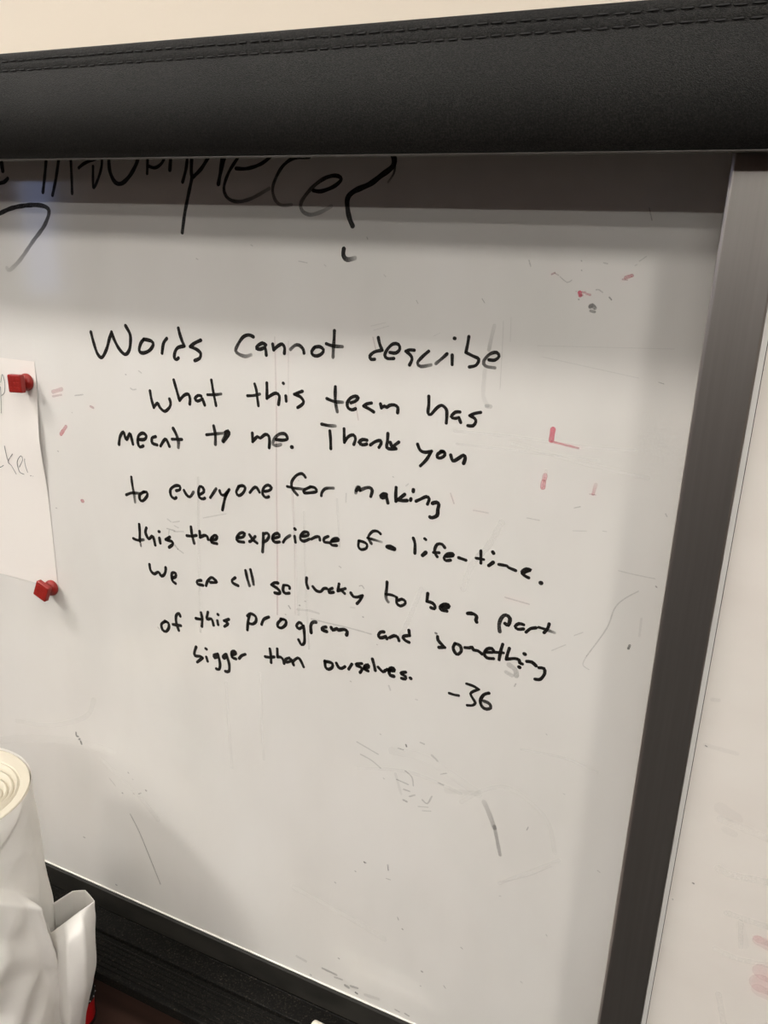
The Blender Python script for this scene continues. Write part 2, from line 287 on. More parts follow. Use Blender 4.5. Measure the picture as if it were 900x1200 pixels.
INK = [
('Words cannot describe', [
 ('Words', [
  [435,100,100,[-6998,-929,-6969,-1039,-6922,-1164,-6857,-1204,-6780,-1104,-6728,-981,-6692,-907,-6692,-907,-6657,-991,-6591,-1089,-6512,-1141,-6452,-1093,-6426,-1005,-6426,-911,-6484,-822]],
  [424,100,100,[-6237,-956,-6280,-1001,-6305,-1081,-6256,-1104,-6164,-1070,-6105,-1003,-6129,-963,-6233,-951]],
  [416,100,100,[-5915,-919,-5962,-976,-5987,-1082]],
  [411,100,100,[-5752,-798,-5735,-860,-5706,-933,-5680,-981,-5680,-981,-5770,-1007,-5811,-1064,-5819,-1118,-5791,-1136,-5765,-1117]],
  [404,100,100,[-5459,-902,-5540,-939,-5602,-981,-5602,-981,-5514,-1006,-5465,-1043,-5480,-1094,-5546,-1126]],
 ]),
 ('cannot', [
  [390,100,35,[-4792,-817,-4848,-802,-4919,-829,-4982,-907,-5013,-976,-4974,-1009,-4894,-1025,-4824,-1004]],
  [381,100,100,[-4640,-887,-4683,-872,-4741,-905,-4756,-933,-4706,-937,-4652,-913,-4652,-913,-4640,-945,-4635,-991]],
  [377,100,100,[-4557,-873,-4551,-909,-4545,-930]],
  [373,100,100,[-4545,-930,-4494,-886,-4444,-864,-4415,-898,-4418,-955]],
  [368,60,100,[-4346,-909,-4292,-864,-4243,-860,-4197,-895,-4187,-932]],
  [362,100,100,[-4070,-870,-4098,-908,-4085,-942,-4036,-949,-3979,-919,-3964,-880,-4005,-855,-4062,-863]],
  [357,100,60,[-3933,-820,-3860,-835,-3754,-834]],
  [357,100,60,[-3845,-686,-3846,-762,-3852,-846,-3854,-946]],
 ]),
 ('describe', [
  [346,100,100,[-3366,-717,-3349,-776,-3319,-833,-3319,-833,-3400,-856,-3448,-898,-3434,-930,-3397,-926]],
  [339,100,100,[-3237,-848,-3174,-847,-3135,-807,-3152,-765,-3205,-764,-3257,-809,-3290,-876,-3261,-907,-3193,-901]],
  [336,100,100,[-2985,-806,-3034,-807,-3072,-823,-3072,-823,-3023,-854,-3003,-892,-3026,-948]],
  [335,100,45,[-2839,-804,-2899,-860,-2945,-920,-2911,-952,-2808,-928]],
  [328,55,100,[-2758,-911,-2701,-859,-2653,-812]],
  [326,100,100,[-2602,-819,-2596,-905]],
  [353,100,100,[-2591,-665,-2586,-666]],
  [319,100,100,[-2452,-639,-2459,-714,-2470,-784,-2470,-784,-2402,-810,-2342,-835,-2363,-892,-2427,-913]],
  [315,100,45,[-2244,-832,-2188,-830,-2151,-793,-2178,-760,-2241,-781,-2292,-847,-2272,-891,-2182,-899]],
 ]),
]),
('what this team has', [
 ('what', [
  [390,100,100,[-6179,-1519,-6164,-1609,-6135,-1703,-6135,-1703,-6080,-1648,-6048,-1693,-5980,-1729,-5907,-1670,-5895,-1620,-5909,-1582]],
  [389,100,100,[-5840,-1364,-5809,-1460,-5769,-1583,-5769,-1583,-5705,-1520,-5646,-1502,-5625,-1551,-5631,-1610]],
  [385,100,100,[-5474,-1504,-5512,-1500,-5557,-1539,-5523,-1564,-5456,-1533,-5456,-1533,-5429,-1598]],
  [347,100,70,[-5388,-1480,-5294,-1470,-5210,-1453]],
  [347,100,100,[-5333,-1315,-5312,-1433,-5278,-1587]],
 ]),
 ('this', [
  [335,100,80,[-4872,-1437,-4797,-1427,-4717,-1403]],
  [334,100,100,[-4780,-1303,-4759,-1364,-4749,-1435,-4734,-1529]],
  [368,100,100,[-4629,-1278,-4627,-1360,-4629,-1439,-4629,-1439,-4575,-1399,-4517,-1373,-4476,-1398,-4486,-1488]],
  [361,100,100,[-4430,-1260,-4426,-1263]],
  [364,100,100,[-4398,-1389,-4393,-1442]],
  [359,100,100,[-4200,-1320,-4245,-1338,-4296,-1361,-4296,-1361,-4225,-1380,-4184,-1424,-4208,-1462,-4254,-1494]],
 ]),
 ('team', [
  [349,100,55,[-3915,-1365,-3833,-1385,-3734,-1383]],
  [367,100,65,[-3820,-1237,-3820,-1317,-3814,-1397,-3792,-1485]],
  [361,100,100,[-3640,-1378,-3590,-1356,-3560,-1318,-3592,-1307,-3642,-1327,-3681,-1383,-3670,-1433,-3625,-1448,-3587,-1432]],
  [359,100,100,[-3414,-1356,-3463,-1370,-3498,-1395,-3498,-1395,-3443,-1414,-3385,-1441]],
  [352,100,100,[-3314,-1354,-3303,-1392,-3303,-1392,-3271,-1370,-3245,-1380,-3216,-1357,-3167,-1347,-3128,-1367,-3127,-1421]],
 ]),
 ('has', [
  [337,100,100,[-2811,-1225,-2806,-1301,-2809,-1384,-2779,-1397,-2725,-1331,-2675,-1298,-2626,-1330,-2616,-1389,-2617,-1461]],
  [334,100,100,[-2488,-1340,-2533,-1347,-2572,-1395,-2535,-1407,-2495,-1395,-2495,-1395,-2473,-1438]],
  [329,100,100,[-2284,-1321,-2336,-1335,-2388,-1363,-2388,-1363,-2338,-1384,-2324,-1415,-2349,-1456,-2400,-1460]],
 ]),
]),
('meant to me. Thank you', [
 ('meant', [
  [423,100,100,[-6677,-2201,-6653,-2105,-6600,-2042,-6578,-2095,-6555,-2126,-6505,-2049,-6483,-2100,-6466,-2169]],
  [417,100,100,[-6378,-2103,-6294,-2093,-6261,-2047,-6311,-2020,-6376,-2061,-6391,-2147,-6363,-2191,-6314,-2171]],
  [413,100,100,[-6127,-2038,-6179,-2061,-6178,-2119,-6111,-2132]],
  [406,100,100,[-6060,-2137,-6006,-2064,-5975,-2052,-5934,-2126]],
  [367,100,100,[-5894,-2038,-5754,-2023]],
  [434,100,60,[-5872,-1911,-5831,-1976,-5805,-2054,-5808,-2121]],
 ]),
 ('to', [
  [354,100,50,[-5416,-1927,-5286,-1900,-5163,-1876]],
  [396,100,80,[-5316,-1816,-5296,-1909,-5298,-2021]],
  [414,100,80,[-5150,-1859,-5173,-1925,-5199,-1968]],
  [412,100,90,[-5163,-1868,-5125,-1848,-5116,-1878,-5145,-1922,-5189,-1975]],
 ]),
 ('me.', [
  [381,100,100,[-4813,-1833,-4810,-1926,-4810,-1926,-4750,-1864,-4714,-1875,-4651,-1828,-4607,-1838,-4596,-1898,-4601,-1965]],
  [373,100,50,[-4518,-1865,-4430,-1861,-4375,-1839,-4404,-1792,-4474,-1801,-4536,-1859,-4553,-1923,-4500,-1927,-4456,-1911]],
  [450,100,100,[-4323,-1921,-4317,-1921]],
 ]),
 ('Thank', [
  [355,100,40,[-3969,-1634,-3889,-1639,-3812,-1634]],
  [357,100,100,[-3872,-1693,-3861,-1781,-3856,-1877]],
  [351,100,100,[-3709,-1651,-3702,-1790,-3702,-1790,-3658,-1725,-3602,-1701,-3577,-1737,-3594,-1798]],
  [385,100,100,[-3449,-1735,-3497,-1734,-3536,-1768,-3495,-1789,-3451,-1775]],
  [360,100,100,[-3408,-1778,-3354,-1737,-3300,-1720,-3291,-1751,-3312,-1790]],
  [359,100,100,[-3221,-1638,-3222,-1713,-3227,-1779,-3180,-1791,-3126,-1780]],
  [402,100,100,[-3191,-1726,-3165,-1771,-3134,-1776]],
  [356,100,100,[-3099,-1709,-3143,-1746,-3161,-1763]],
 ]),
 ('you', [
  [346,100,100,[-2899,-1704,-2868,-1760,-2815,-1774,-2749,-1754,-2749,-1754,-2796,-1842,-2856,-1915]],
  [345,100,100,[-2632,-1742,-2681,-1770,-2686,-1806,-2649,-1808,-2610,-1774,-2624,-1741,-2654,-1742]],
  [372,100,100,[-2550,-1766,-2524,-1819,-2475,-1791,-2421,-1748,-2402,-1774,-2415,-1828]],
 ]),
]),
('to everyone for making', [
 ('to', [
  [376,100,70,[-6609,-2808,-6520,-2770,-6391,-2757]],
  [375,100,50,[-6516,-2574,-6506,-2677,-6487,-2786,-6479,-2877]],
  [409,100,100,[-6338,-2728,-6400,-2772,-6404,-2829,-6362,-2844,-6290,-2769,-6296,-2725,-6347,-2733]],
 ]),
 ('everyone', [
  [394,100,100,[-5860,-2639,-5807,-2617,-5809,-2577,-5874,-2583,-5942,-2638,-5937,-2713,-5889,-2739,-5864,-2722]],
  [388,100,70,[-5749,-2618,-5716,-2664,-5668,-2683,-5615,-2617]],
  [384,100,100,[-5539,-2639,-5471,-2592,-5481,-2546,-5523,-2537,-5546,-2597,-5532,-2668,-5485,-2678,-5458,-2663]],
  [387,100,80,[-5382,-2644,-5301,-2529]],
  [383,100,100,[-5253,-2544,-5235,-2583,-5187,-2583,-5124,-2511,-5124,-2511,-5178,-2607,-5220,-2764]],
  [378,100,100,[-4995,-2455,-5030,-2526,-4997,-2561,-4940,-2520,-4911,-2458,-4948,-2439,-4999,-2455]],
  [372,100,100,[-4850,-2501,-4799,-2441,-4763,-2432,-4726,-2478]],
  [370,100,100,[-4653,-2458,-4598,-2438,-4571,-2405,-4616,-2380,-4671,-2421,-4684,-2495,-4644,-2526,-4607,-2511]],
 ]),
 ('for', [
  [319,100,60,[-4375,-2359,-4286,-2364,-4155,-2357]],
  [349,100,80,[-4152,-2224,-4192,-2191,-4261,-2220,-4317,-2295,-4318,-2358,-4286,-2401,-4247,-2434]],
  [355,100,100,[-4095,-2324,-4164,-2366,-4163,-2397,-4094,-2386,-4017,-2359,-4035,-2322,-4092,-2319]],
  [349,100,60,[-3957,-2396,-3949,-2356,-3907,-2310,-3815,-2291]],
 ]),
 ('making', [
  [376,60,100,[-3554,-2300,-3543,-2243,-3517,-2233,-3506,-2268,-3506,-2268,-3452,-2235,-3401,-2221,-3368,-2246,-3382,-2312]],
  [423,100,100,[-3549,-2274,-3520,-2242]],
  [389,100,100,[-3208,-2263,-3239,-2259,-3272,-2291,-3250,-2306,-3207,-2284,-3207,-2284,-3188,-2350]],
  [367,100,100,[-3105,-2175,-3105,-2247,-3101,-2318,-3101,-2318,-3008,-2231]],
  [401,100,100,[-3077,-2296,-3030,-2300,-2980,-2290]],
  [362,100,100,[-2938,-2265,-2942,-2283]],
  [413,100,100,[-2917,-2170,-2918,-2185]],
  [356,100,100,[-2882,-2282,-2835,-2253,-2776,-2218,-2744,-2236,-2759,-2292]],
  [408,100,100,[-2706,-2275,-2664,-2259,-2639,-2278,-2646,-2326,-2650,-2391,-2702,-2424,-2724,-2420]],
 ]),
]),
('this the experience of a life-time.', [
 ('this', [
  [385,100,70,[-6536,-3346,-6467,-3356,-6378,-3333]],
  [406,100,100,[-6433,-3148,-6431,-3251,-6437,-3361]],
  [313,60,60,[-6428,-3384,-6423,-3421]],
  [437,100,100,[-6326,-3175,-6343,-3235,-6299,-3307,-6245,-3264,-6221,-3292,-6203,-3368]],
  [398,100,100,[-6141,-3187,-6131,-3186]],
  [435,100,100,[-6135,-3269,-6126,-3328]],
  [430,100,100,[-5981,-3227,-6042,-3269,-6042,-3269,-5950,-3278,-5943,-3312,-5996,-3358]],
 ]),
 ('the', [
  [386,100,100,[-5731,-3164,-5657,-3156,-5592,-3135]],
  [408,100,80,[-5666,-3046,-5656,-3140,-5627,-3239]],
  [414,100,100,[-5545,-3078,-5540,-3149,-5540,-3149,-5478,-3114,-5439,-3121,-5428,-3154]],
  [410,100,100,[-5384,-3145,-5320,-3134,-5303,-3096,-5335,-3088,-5384,-3138,-5377,-3179,-5306,-3183]],
 ]),
 ('experience', [
  [388,100,100,[-5013,-3057,-4946,-3036,-4926,-2990,-4984,-2997,-5032,-3060,-5014,-3099,-4937,-3097]],
  [385,100,100,[-4860,-2995,-4814,-3045,-4761,-3074]],
  [386,100,100,[-4785,-3001,-4832,-3057,-4861,-3076]],
  [392,100,80,[-4678,-2945,-4679,-3029,-4688,-3165]],
  [378,100,100,[-4678,-2954,-4626,-2933,-4604,-2965,-4636,-3021,-4679,-3049]],
  [376,100,100,[-4553,-2981,-4470,-2944,-4489,-2911,-4544,-2938,-4562,-2991,-4525,-3020,-4470,-3007]],
  [362,100,70,[-4421,-3001,-4389,-2951,-4335,-2908]],
  [370,100,100,[-4277,-2906,-4266,-2972]],
  [367,100,100,[-4278,-2819,-4268,-2826]],
  [367,100,100,[-4183,-2888,-4113,-2867,-4108,-2834,-4157,-2835,-4201,-2883,-4200,-2932,-4156,-2940,-4095,-2905]],
  [361,100,100,[-4068,-2900,-4016,-2866,-3973,-2858,-3964,-2892]],
  [360,100,100,[-3865,-2833,-3912,-2863,-3911,-2903,-3856,-2901]],
  [356,100,100,[-3817,-2878,-3741,-2855,-3750,-2833,-3801,-2851,-3834,-2897,-3816,-2921,-3760,-2915]],
 ]),
 ('of', [
  [328,100,100,[-3500,-2814,-3504,-2878,-3470,-2906,-3411,-2880,-3406,-2835,-3447,-2817,-3500,-2814]],
  [286,100,30,[-3402,-2765,-3330,-2770,-3239,-2779]],
  [325,100,80,[-3255,-2694,-3289,-2672,-3340,-2679,-3384,-2730,-3389,-2769,-3354,-2819]],
 ]),
 ('a', [
  [434,100,100,[-3175,-2820,-3134,-2808,-3091,-2825]],
  [433,100,100,[-3159,-2826,-3092,-2831]],
 ]),
 ('life-time.', [
  [350,100,100,[-2890,-2673,-2869,-2728,-2864,-2831]],
  [440,100,100,[-2778,-2836,-2746,-2800]],
  [328,100,100,[-2767,-2656,-2754,-2663]],
  [326,100,100,[-2664,-2784,-2603,-2775]],
  [345,100,100,[-2547,-2710,-2579,-2680,-2627,-2689,-2651,-2742,-2648,-2784,-2621,-2821]],
  [342,100,100,[-2526,-2799,-2455,-2780,-2460,-2756,-2518,-2774,-2548,-2822,-2523,-2844,-2478,-2830]],
  [413,100,100,[-2509,-2783,-2464,-2775]],
  [356,100,100,[-2395,-2787,-2319,-2799]],
  [298,100,100,[-2216,-2757,-2137,-2756]],
  [317,100,100,[-2173,-2672,-2163,-2800]],
  [400,100,100,[-2080,-2807,-2040,-2767]],
  [398,100,100,[-2052,-2663,-2045,-2672]],
  [327,100,100,[-1982,-2777,-1902,-2775,-1883,-2789,-1810,-2806]],
  [339,100,100,[-1737,-2812,-1689,-2785,-1662,-2771,-1708,-2768,-1749,-2806,-1726,-2837,-1678,-2853]],
  [391,100,100,[-1741,-2822,-1706,-2788]],
  [439,100,100,[-1558,-2881,-1552,-2881]],
 ]),
]),
('We are all so lucky to be a part', [
 ('We', [
  [420,100,100,[-6305,-3636,-6292,-3711,-6239,-3746,-6173,-3709,-6132,-3752,-6088,-3725,-6064,-3674,-6061,-3628]],
  [415,100,100,[-5971,-3747,-5917,-3717,-5915,-3671,-5969,-3682,-5968,-3774,-5921,-3804]],
 ]),
 ('are', [
  [406,100,100,[-5542,-3685,-5598,-3705,-5595,-3741,-5518,-3743]],
  [398,100,100,[-5473,-3737,-5450,-3675,-5398,-3619,-5358,-3629,-5319,-3661,-5410,-3684]],
 ]),
 ('all', [
  [392,100,100,[-5060,-3552,-5105,-3594,-5090,-3626,-5022,-3643]],
  [396,100,70,[-4918,-3436,-4894,-3532,-4866,-3610]],
  [394,100,70,[-4851,-3411,-4827,-3501,-4812,-3581]],
 ]),
 ('so', [
  [398,100,100,[-4486,-3497,-4534,-3504,-4572,-3537,-4572,-3537,-4494,-3565,-4458,-3602,-4477,-3624,-4529,-3625]],
  [396,100,100,[-4414,-3511,-4421,-3572,-4389,-3602,-4341,-3588]],
  [339,100,100,[-4414,-3508,-4362,-3500,-4334,-3515,-4337,-3533]],
 ]),
 ('lucky', [
  [385,100,100,[-4120,-3359,-4122,-3420,-4101,-3477]],
  [382,100,100,[-4040,-3446,-3997,-3484,-3943,-3484,-3906,-3440,-3868,-3432]],
  [379,100,100,[-3800,-3414,-3837,-3440,-3837,-3473,-3784,-3457]],
  [376,100,100,[-3719,-3347,-3732,-3431,-3732,-3431,-3643,-3384]],
  [374,100,100,[-3695,-3409,-3649,-3442]],
  [368,100,100,[-3575,-3419,-3544,-3455,-3493,-3451,-3435,-3420,-3435,-3420,-3462,-3480,-3498,-3528]],
 ]),
 ('to', [
  [370,100,50,[-3157,-3207,-3158,-3284,-3164,-3350,-3157,-3400,-3134,-3427]],
  [319,100,80,[-3164,-3346,-3092,-3341,-3039,-3355]],
  [346,100,100,[-3039,-3355,-3036,-3419,-2996,-3442,-2946,-3411,-2941,-3378,-2980,-3361,-3018,-3385]],
 ]),
 ('be', [
  [375,100,100,[-2697,-3236,-2702,-3325,-2702,-3325,-2639,-3330,-2609,-3362,-2616,-3389,-2654,-3384]],
  [390,100,100,[-2531,-3350,-2464,-3338,-2469,-3311,-2515,-3315,-2552,-3355,-2535,-3383,-2480,-3383]],
 ]),
 ('a', [
  [381,100,100,[-2258,-3360,-2220,-3345,-2174,-3359,-2160,-3379,-2167,-3411,-2156,-3430]],
  [437,100,100,[-2244,-3354,-2214,-3350]],
 ]),
 ('part', [
  [407,75,100,[-1912,-3476,-1925,-3398,-1903,-3319,-1865,-3286,-1822,-3313,-1832,-3389,-1865,-3378]],
  [353,100,100,[-1681,-3347,-1727,-3346,-1763,-3385,-1732,-3408,-1677,-3391]],
  [349,100,100,[-1649,-3419,-1610,-3373,-1556,-3350]],
  [310,100,30,[-1529,-3339,-1466,-3345,-1374,-3359]],
  [344,100,100,[-1434,-3280,-1445,-3334,-1474,-3383]],
 ]),
]),
('of this program and something', [
 ('of', [
  [433,100,100,[-6098,-4341,-6162,-4395,-6148,-4468,-6096,-4479,-6049,-4414,-6055,-4354,-6107,-4343]],
  [425,100,100,[-5983,-4357,-5865,-4345]],
  [424,100,100,[-5869,-4220,-5884,-4186,-5929,-4226,-5933,-4318,-5899,-4416]],
 ]),
 ('this', [
  [414,100,100,[-5636,-4196,-5548,-4191]],
  [413,100,100,[-5557,-4104,-5543,-4182,-5551,-4281]],
  [409,100,100,[-5457,-4074,-5473,-4166,-5407,-4150,-5379,-4225]],
  [408,100,100,[-5322,-4153,-5313,-4202]],
  [394,100,100,[-5315,-4069,-5308,-4072]],
  [405,100,100,[-5159,-4097,-5227,-4131,-5227,-4131,-5171,-4154,-5221,-4203]],
 ]),
 ('program', [
  [406,100,100,[-4870,-3977,-4890,-4063,-4901,-4171]],
  [403,100,100,[-4899,-3993,-4850,-3955,-4786,-3976,-4783,-4038,-4832,-4082,-4880,-4079]],
  [399,100,100,[-4705,-4056,-4676,-3986,-4609,-3941]],
  [394,100,100,[-4439,-3931,-4486,-3986,-4486,-4031,-4438,-4037,-4382,-3980,-4386,-3928,-4448,-3928]],
  [385,100,100,[-4179,-3923,-4207,-3912,-4243,-3964,-4206,-3991,-4151,-3943,-4151,-3943,-4137,-4062,-4139,-4150,-4176,-4181,-4213,-4130]],
  [424,100,80,[-4053,-4003,-4060,-3921,-4034,-3872,-3994,-3862]],
  [422,100,100,[-3868,-3890,-3907,-3906,-3915,-3935,-3856,-3942]],
  [436,100,100,[-3801,-3880,-3782,-3907,-3730,-3877,-3712,-3890,-3643,-3865,-3604,-3881,-3611,-3926]],
 ]),
 ('and', [
  [401,100,100,[-3167,-3781,-3207,-3793,-3228,-3831,-3211,-3861,-3164,-3843,-3145,-3825,-3130,-3852]],
  [394,100,100,[-3098,-3831,-3047,-3797,-3007,-3804,-2989,-3840]],
  [391,100,100,[-2882,-3695,-2872,-3752,-2872,-3752,-2930,-3772,-2944,-3796,-2914,-3821,-2874,-3831]],
 ]),
 ('something', [
  [237,60,60,[-2586,-3654,-2574,-3656]],
  [380,100,100,[-2560,-3689,-2553,-3726,-2513,-3762,-2474,-3791,-2474,-3791,-2539,-3807]],
  [377,100,85,[-2366,-3719,-2384,-3769,-2359,-3821,-2327,-3832,-2294,-3785,-2310,-3731,-2354,-3720]],
  [371,100,100,[-2257,-3738,-2212,-3730,-2183,-3715,-2165,-3743,-2120,-3739,-2073,-3764]],
  [366,100,100,[-2030,-3732,-1957,-3714,-1975,-3679,-2026,-3695,-2051,-3754,-2018,-3793,-1951,-3784]],
  [325,100,100,[-1950,-3712,-1855,-3696]],
  [362,100,100,[-1870,-3606,-1885,-3688,-1892,-3781]],
  [359,100,100,[-1799,-3632,-1811,-3693,-1820,-3758,-1820,-3758,-1735,-3728,-1691,-3733,-1681,-3761,-1655,-3767]],
  [395,100,100,[-1684,-3808,-1677,-3811]],
  [390,100,100,[-1646,-3653,-1636,-3656]],
  [390,100,100,[-1611,-3728,-1562,-3723,-1519,-3751]],
  [352,100,100,[-1486,-3765,-1437,-3760,-1424,-3811,-1460,-3884,-1513,-3898]],
 ]),
]),
('bigger than ourselves.', [
 ('bigger', [
  [424,100,100,[-5644,-4575,-5672,-4653,-5665,-4699,-5585,-4688,-5553,-4700,-5553,-4700,-5634,-4778]],
  [408,100,100,[-5503,-4563,-5491,-4567]],
  [422,100,100,[-5496,-4675,-5480,-4725]],
  [418,100,100,[-5342,-4598,-5384,-4618,-5374,-4654,-5322,-4617]],
  [419,100,100,[-5327,-4590,-5297,-4710,-5311,-4790,-5353,-4795]],
  [414,100,100,[-5208,-4564,-5253,-4604,-5240,-4629,-5198,-4590]],
  [416,100,100,[-5203,-4563,-5165,-4685,-5171,-4781,-5222,-4795]],
  [409,100,100,[-5116,-4550,-5065,-4518,-5084,-4492,-5125,-4515,-5122,-4580,-5066,-4588]],
  [406,100,100,[-5021,-4572,-4985,-4526,-4934,-4494]],
 ]),
 ('than', [
  [395,100,100,[-4658,-4455,-4590,-4447,-4536,-4426]],
  [394,100,100,[-4594,-4339,-4581,-4423,-4577,-4510]],
  [391,100,100,[-4494,-4314,-4490,-4418,-4490,-4418,-4446,-4407,-4414,-4435,-4402,-4477]],
  [388,100,100,[-4333,-4387,-4380,-4417,-4379,-4453,-4323,-4429,-4308,-4398,-4275,-4462]],
  [384,100,100,[-4285,-4419,-4220,-4358,-4182,-4384,-4144,-4451]],
 ]),
 ('ourselves.', [
  [405,100,100,[-3871,-4308,-3861,-4382,-3822,-4398,-3776,-4360,-3777,-4314,-3824,-4307,-3874,-4314]],
  [402,100,100,[-3726,-4297,-3698,-4340,-3660,-4345,-3619,-4311]],
  [397,100,100,[-3571,-4329,-3535,-4259]],
  [394,100,100,[-3415,-4220,-3472,-4240,-3479,-4260,-3426,-4268,-3410,-4294,-3431,-4334]],
  [392,100,100,[-3381,-4264,-3329,-4243,-3338,-4215,-3374,-4240,-3380,-4279,-3335,-4289]],
  [389,100,100,[-3289,-4133,-3267,-4197,-3249,-4262]],
  [387,100,100,[-3216,-4213,-3158,-4253,-3130,-4228]],
  [444,100,100,[-3109,-4215,-3029,-4208,-3037,-4181,-3073,-4190,-3086,-4231,-3069,-4271,-3028,-4272]],
  [380,100,100,[-2893,-4187,-2942,-4207,-2941,-4222,-2890,-4238,-2895,-4269,-2936,-4272]],
  [398,100,100,[-2837,-4242,-2828,-4246]],
 ]),
]),
('-36', [
 ('-36', [
  [328,100,100,[-2390,-4299,-2337,-4302,-2286,-4298]],
  [323,100,100,[-2210,-4139,-2134,-4146,-2075,-4167,-2075,-4167,-2129,-4204,-2159,-4242,-2127,-4293,-2101,-4330,-2126,-4367,-2185,-4384]],
  [378,100,75,[-1966,-4180,-2018,-4213,-2049,-4290,-2025,-4353,-1978,-4369,-1934,-4342,-1947,-4301,-1984,-4287,-2012,-4285]],
 ]),
]),
('older writing', [
 ('swoop', [
  [496,90,15,[-8317,313,-8080,387,-7853,420,-7656,427,-7529,401,-7504,342,-7594,204,-7790,30,-8018,-181,-8193,-297,-8237,-278]],
 ]),
 ('letter end', [
  [550,100,100,[-8174,938,-8161,788]],
  [442,100,100,[-8247,652,-8155,668,-8094,705]],
 ]),
 ('question mark dot', [
  [456,100,30,[-3764,82,-3767,24,-3727,-13,-3644,3]],
 ]),
 ('incomplece?', [
  [423,100,90,[-7464,988,-7525,727,-7571,562]],
  [419,100,90,[-7279,972,-7358,713,-7430,533]],
  [372,100,90,[-7125,970,-7130,713,-7139,553]],
  [364,100,100,[-7018,813,-6923,862,-6740,910]],
  [343,100,100,[-6816,826,-6830,670,-6825,610,-6758,698,-6698,825,-6681,965]],
  [455,100,100,[-6589,964,-6594,894,-6585,769,-6524,670,-6437,656,-6327,726,-6224,850,-6184,959]],
  [341,100,100,[-6089,754,-6068,958]],
  [339,100,100,[-6076,829,-5984,808,-5890,855,-5831,955]],
  [429,100,100,[-5793,787,-5780,881,-5767,954]],
  [370,100,100,[-5636,672,-5586,806,-5563,952]],
  [412,100,90,[-5510,951,-5525,766,-5519,712,-5569,550,-5621,372,-5661,183]],
  [401,100,100,[-5276,948,-5392,805,-5501,719]],
  [394,100,100,[-5192,653,-5159,817,-5139,947]],
  [413,100,100,[-5197,653,-5160,778,-5097,946]],
  [344,100,35,[-4930,957,-4955,900,-5067,764,-5129,620,-5088,527,-4970,491,-4802,523,-4596,615]],
  [345,100,100,[-4982,797,-4849,796,-4684,840,-4523,940]],
  [330,100,35,[-4155,892,-4333,881,-4459,801,-4547,661,-4555,570,-4514,493,-4442,462,-4346,469]],
  [369,100,25,[-4104,599,-4019,593,-3883,637,-3809,699,-3870,730,-3991,705,-4127,618,-4235,496,-4226,419,-4139,382,-4015,410,-3909,462]],
  [503,100,100,[-3340,949,-3280,884,-3288,807,-3401,729,-3513,657,-3672,595,-3737,533,-3734,439,-3709,351,-3677,292]],
  [202,100,40,[-3269,948,-3268,771,-3327,675]],
 ]),
]),
('pink', [
 ('pink', [
  [499,85,75,[-1594,-1397,-1599,-1497]],
  [201,60,50,[-1595,-1508,-1470,-1524,-1349,-1539]],
  [480,35,45,[-1621,-1831,-1626,-1868]],
  [482,50,55,[-1631,-1896,-1632,-1946]],
  [310,20,40,[-1157,-1846,-1172,-1937]],
  [124,30,30,[-1201,-1942,-1150,-1942]],
  [357,90,80,[-1488,-199,-1481,-220]],
  [185,50,50,[-1481,-220,-1464,-220]],
  [170,50,50,[-1470,-195,-1441,-195]],
  [184,50,50,[-1430,-206,-1397,-213]],
  [306,50,55,[-1122,-59,-1074,-41]],
  [137,40,40,[-1146,-74,-1109,-77]],
  [158,50,50,[-1744,-60,-1720,-47]],
  [101,30,30,[-1720,-49,-1684,-66]],
  [474,30,30,[-7665,-1683,-7514,-1635]],
  [301,40,40,[-7080,-1795,-7039,-1807]],
  [483,60,50,[-7586,-2192,-7494,-2088]],
  [498,60,60,[-7320,-2998,-7309,-2999]],
  [238,30,30,[-7671,-1739,-7529,-1705]],
  [161,15,28,[-4534,-800,-4512,-1545,-4510,-2285,-4498,-3062,-4495,-3883]],
  [124,12,12,[-4308,-2255,-4280,-3021,-4261,-3829]],
  [115,12,12,[-4371,-830,-4367,-1439]],
  [138,25,25,[-1890,-3103,-1648,-3122]],
  [153,18,18,[-2280,-2276,-2133,-2278]],
  [131,30,30,[-2526,-2144,-2484,-2241]],
  [127,20,20,[-3596,-1356,-3552,-1541]],
  [121,25,25,[-3424,-717,-3382,-852]],
 ]),
]),
('grey', [
 ('grey', [
  [355,80,70,[-1386,-309,-1371,-296,-1347,-316]],
  [213,60,60,[-1380,-344,-1343,-351]],
  [112,40,40,[-1352,-169,-1329,-167,-1298,-187]],
  [112,70,70,[-1237,-223,-1216,-243]],
  [84,50,50,[-1505,62,-1500,57]],
  [85,50,50,[-1495,-16,-1489,-19]],
  [86,40,40,[-1673,-75,-1604,-121,-1567,-100]],
  [86,40,40,[-1522,-190,-1517,-192]],
  [115,60,60,[-1492,-254,-1488,-257]],
  [110,30,30,[-1317,51,-1284,45]],
  [94,30,30,[-1029,75,-980,113]],
  [81,25,25,[-1061,38,-1044,48]],
  [113,30,35,[-666,-2776,-781,-2879,-852,-2990,-899,-3203,-1047,-3525]],
  [102,25,25,[-1047,-3525,-1072,-3623,-1008,-3660]],
  [102,25,25,[-1381,-3551,-1257,-3459]],
  [100,25,25,[-1186,-3344,-1109,-3292]],
  [94,25,25,[-863,-2615,-747,-2623,-540,-2628]],
  [243,80,95,[-673,-3321,-680,-3354]],
  [123,60,60,[-524,-2697,-514,-2705]],
  [89,50,50,[-535,-2015,-519,-2039]],
  [95,20,20,[-1312,-2312,-1189,-2293]],
  [94,25,25,[-1046,-2267,-1012,-2266]],
  [94,40,40,[-1325,-2094,-1271,-2073]],
  [98,30,30,[-1752,-2263,-1632,-2266]],
  [208,13,13,[-605,-3033,-600,-3207]],
  [145,40,40,[-1710,-4032,-1700,-4001]],
  [150,35,35,[-3439,-5213,-3169,-5289]],
  [152,35,35,[-3387,-5359,-3253,-5391,-3133,-5456]],
  [170,40,40,[-2930,-5536,-2790,-5555]],
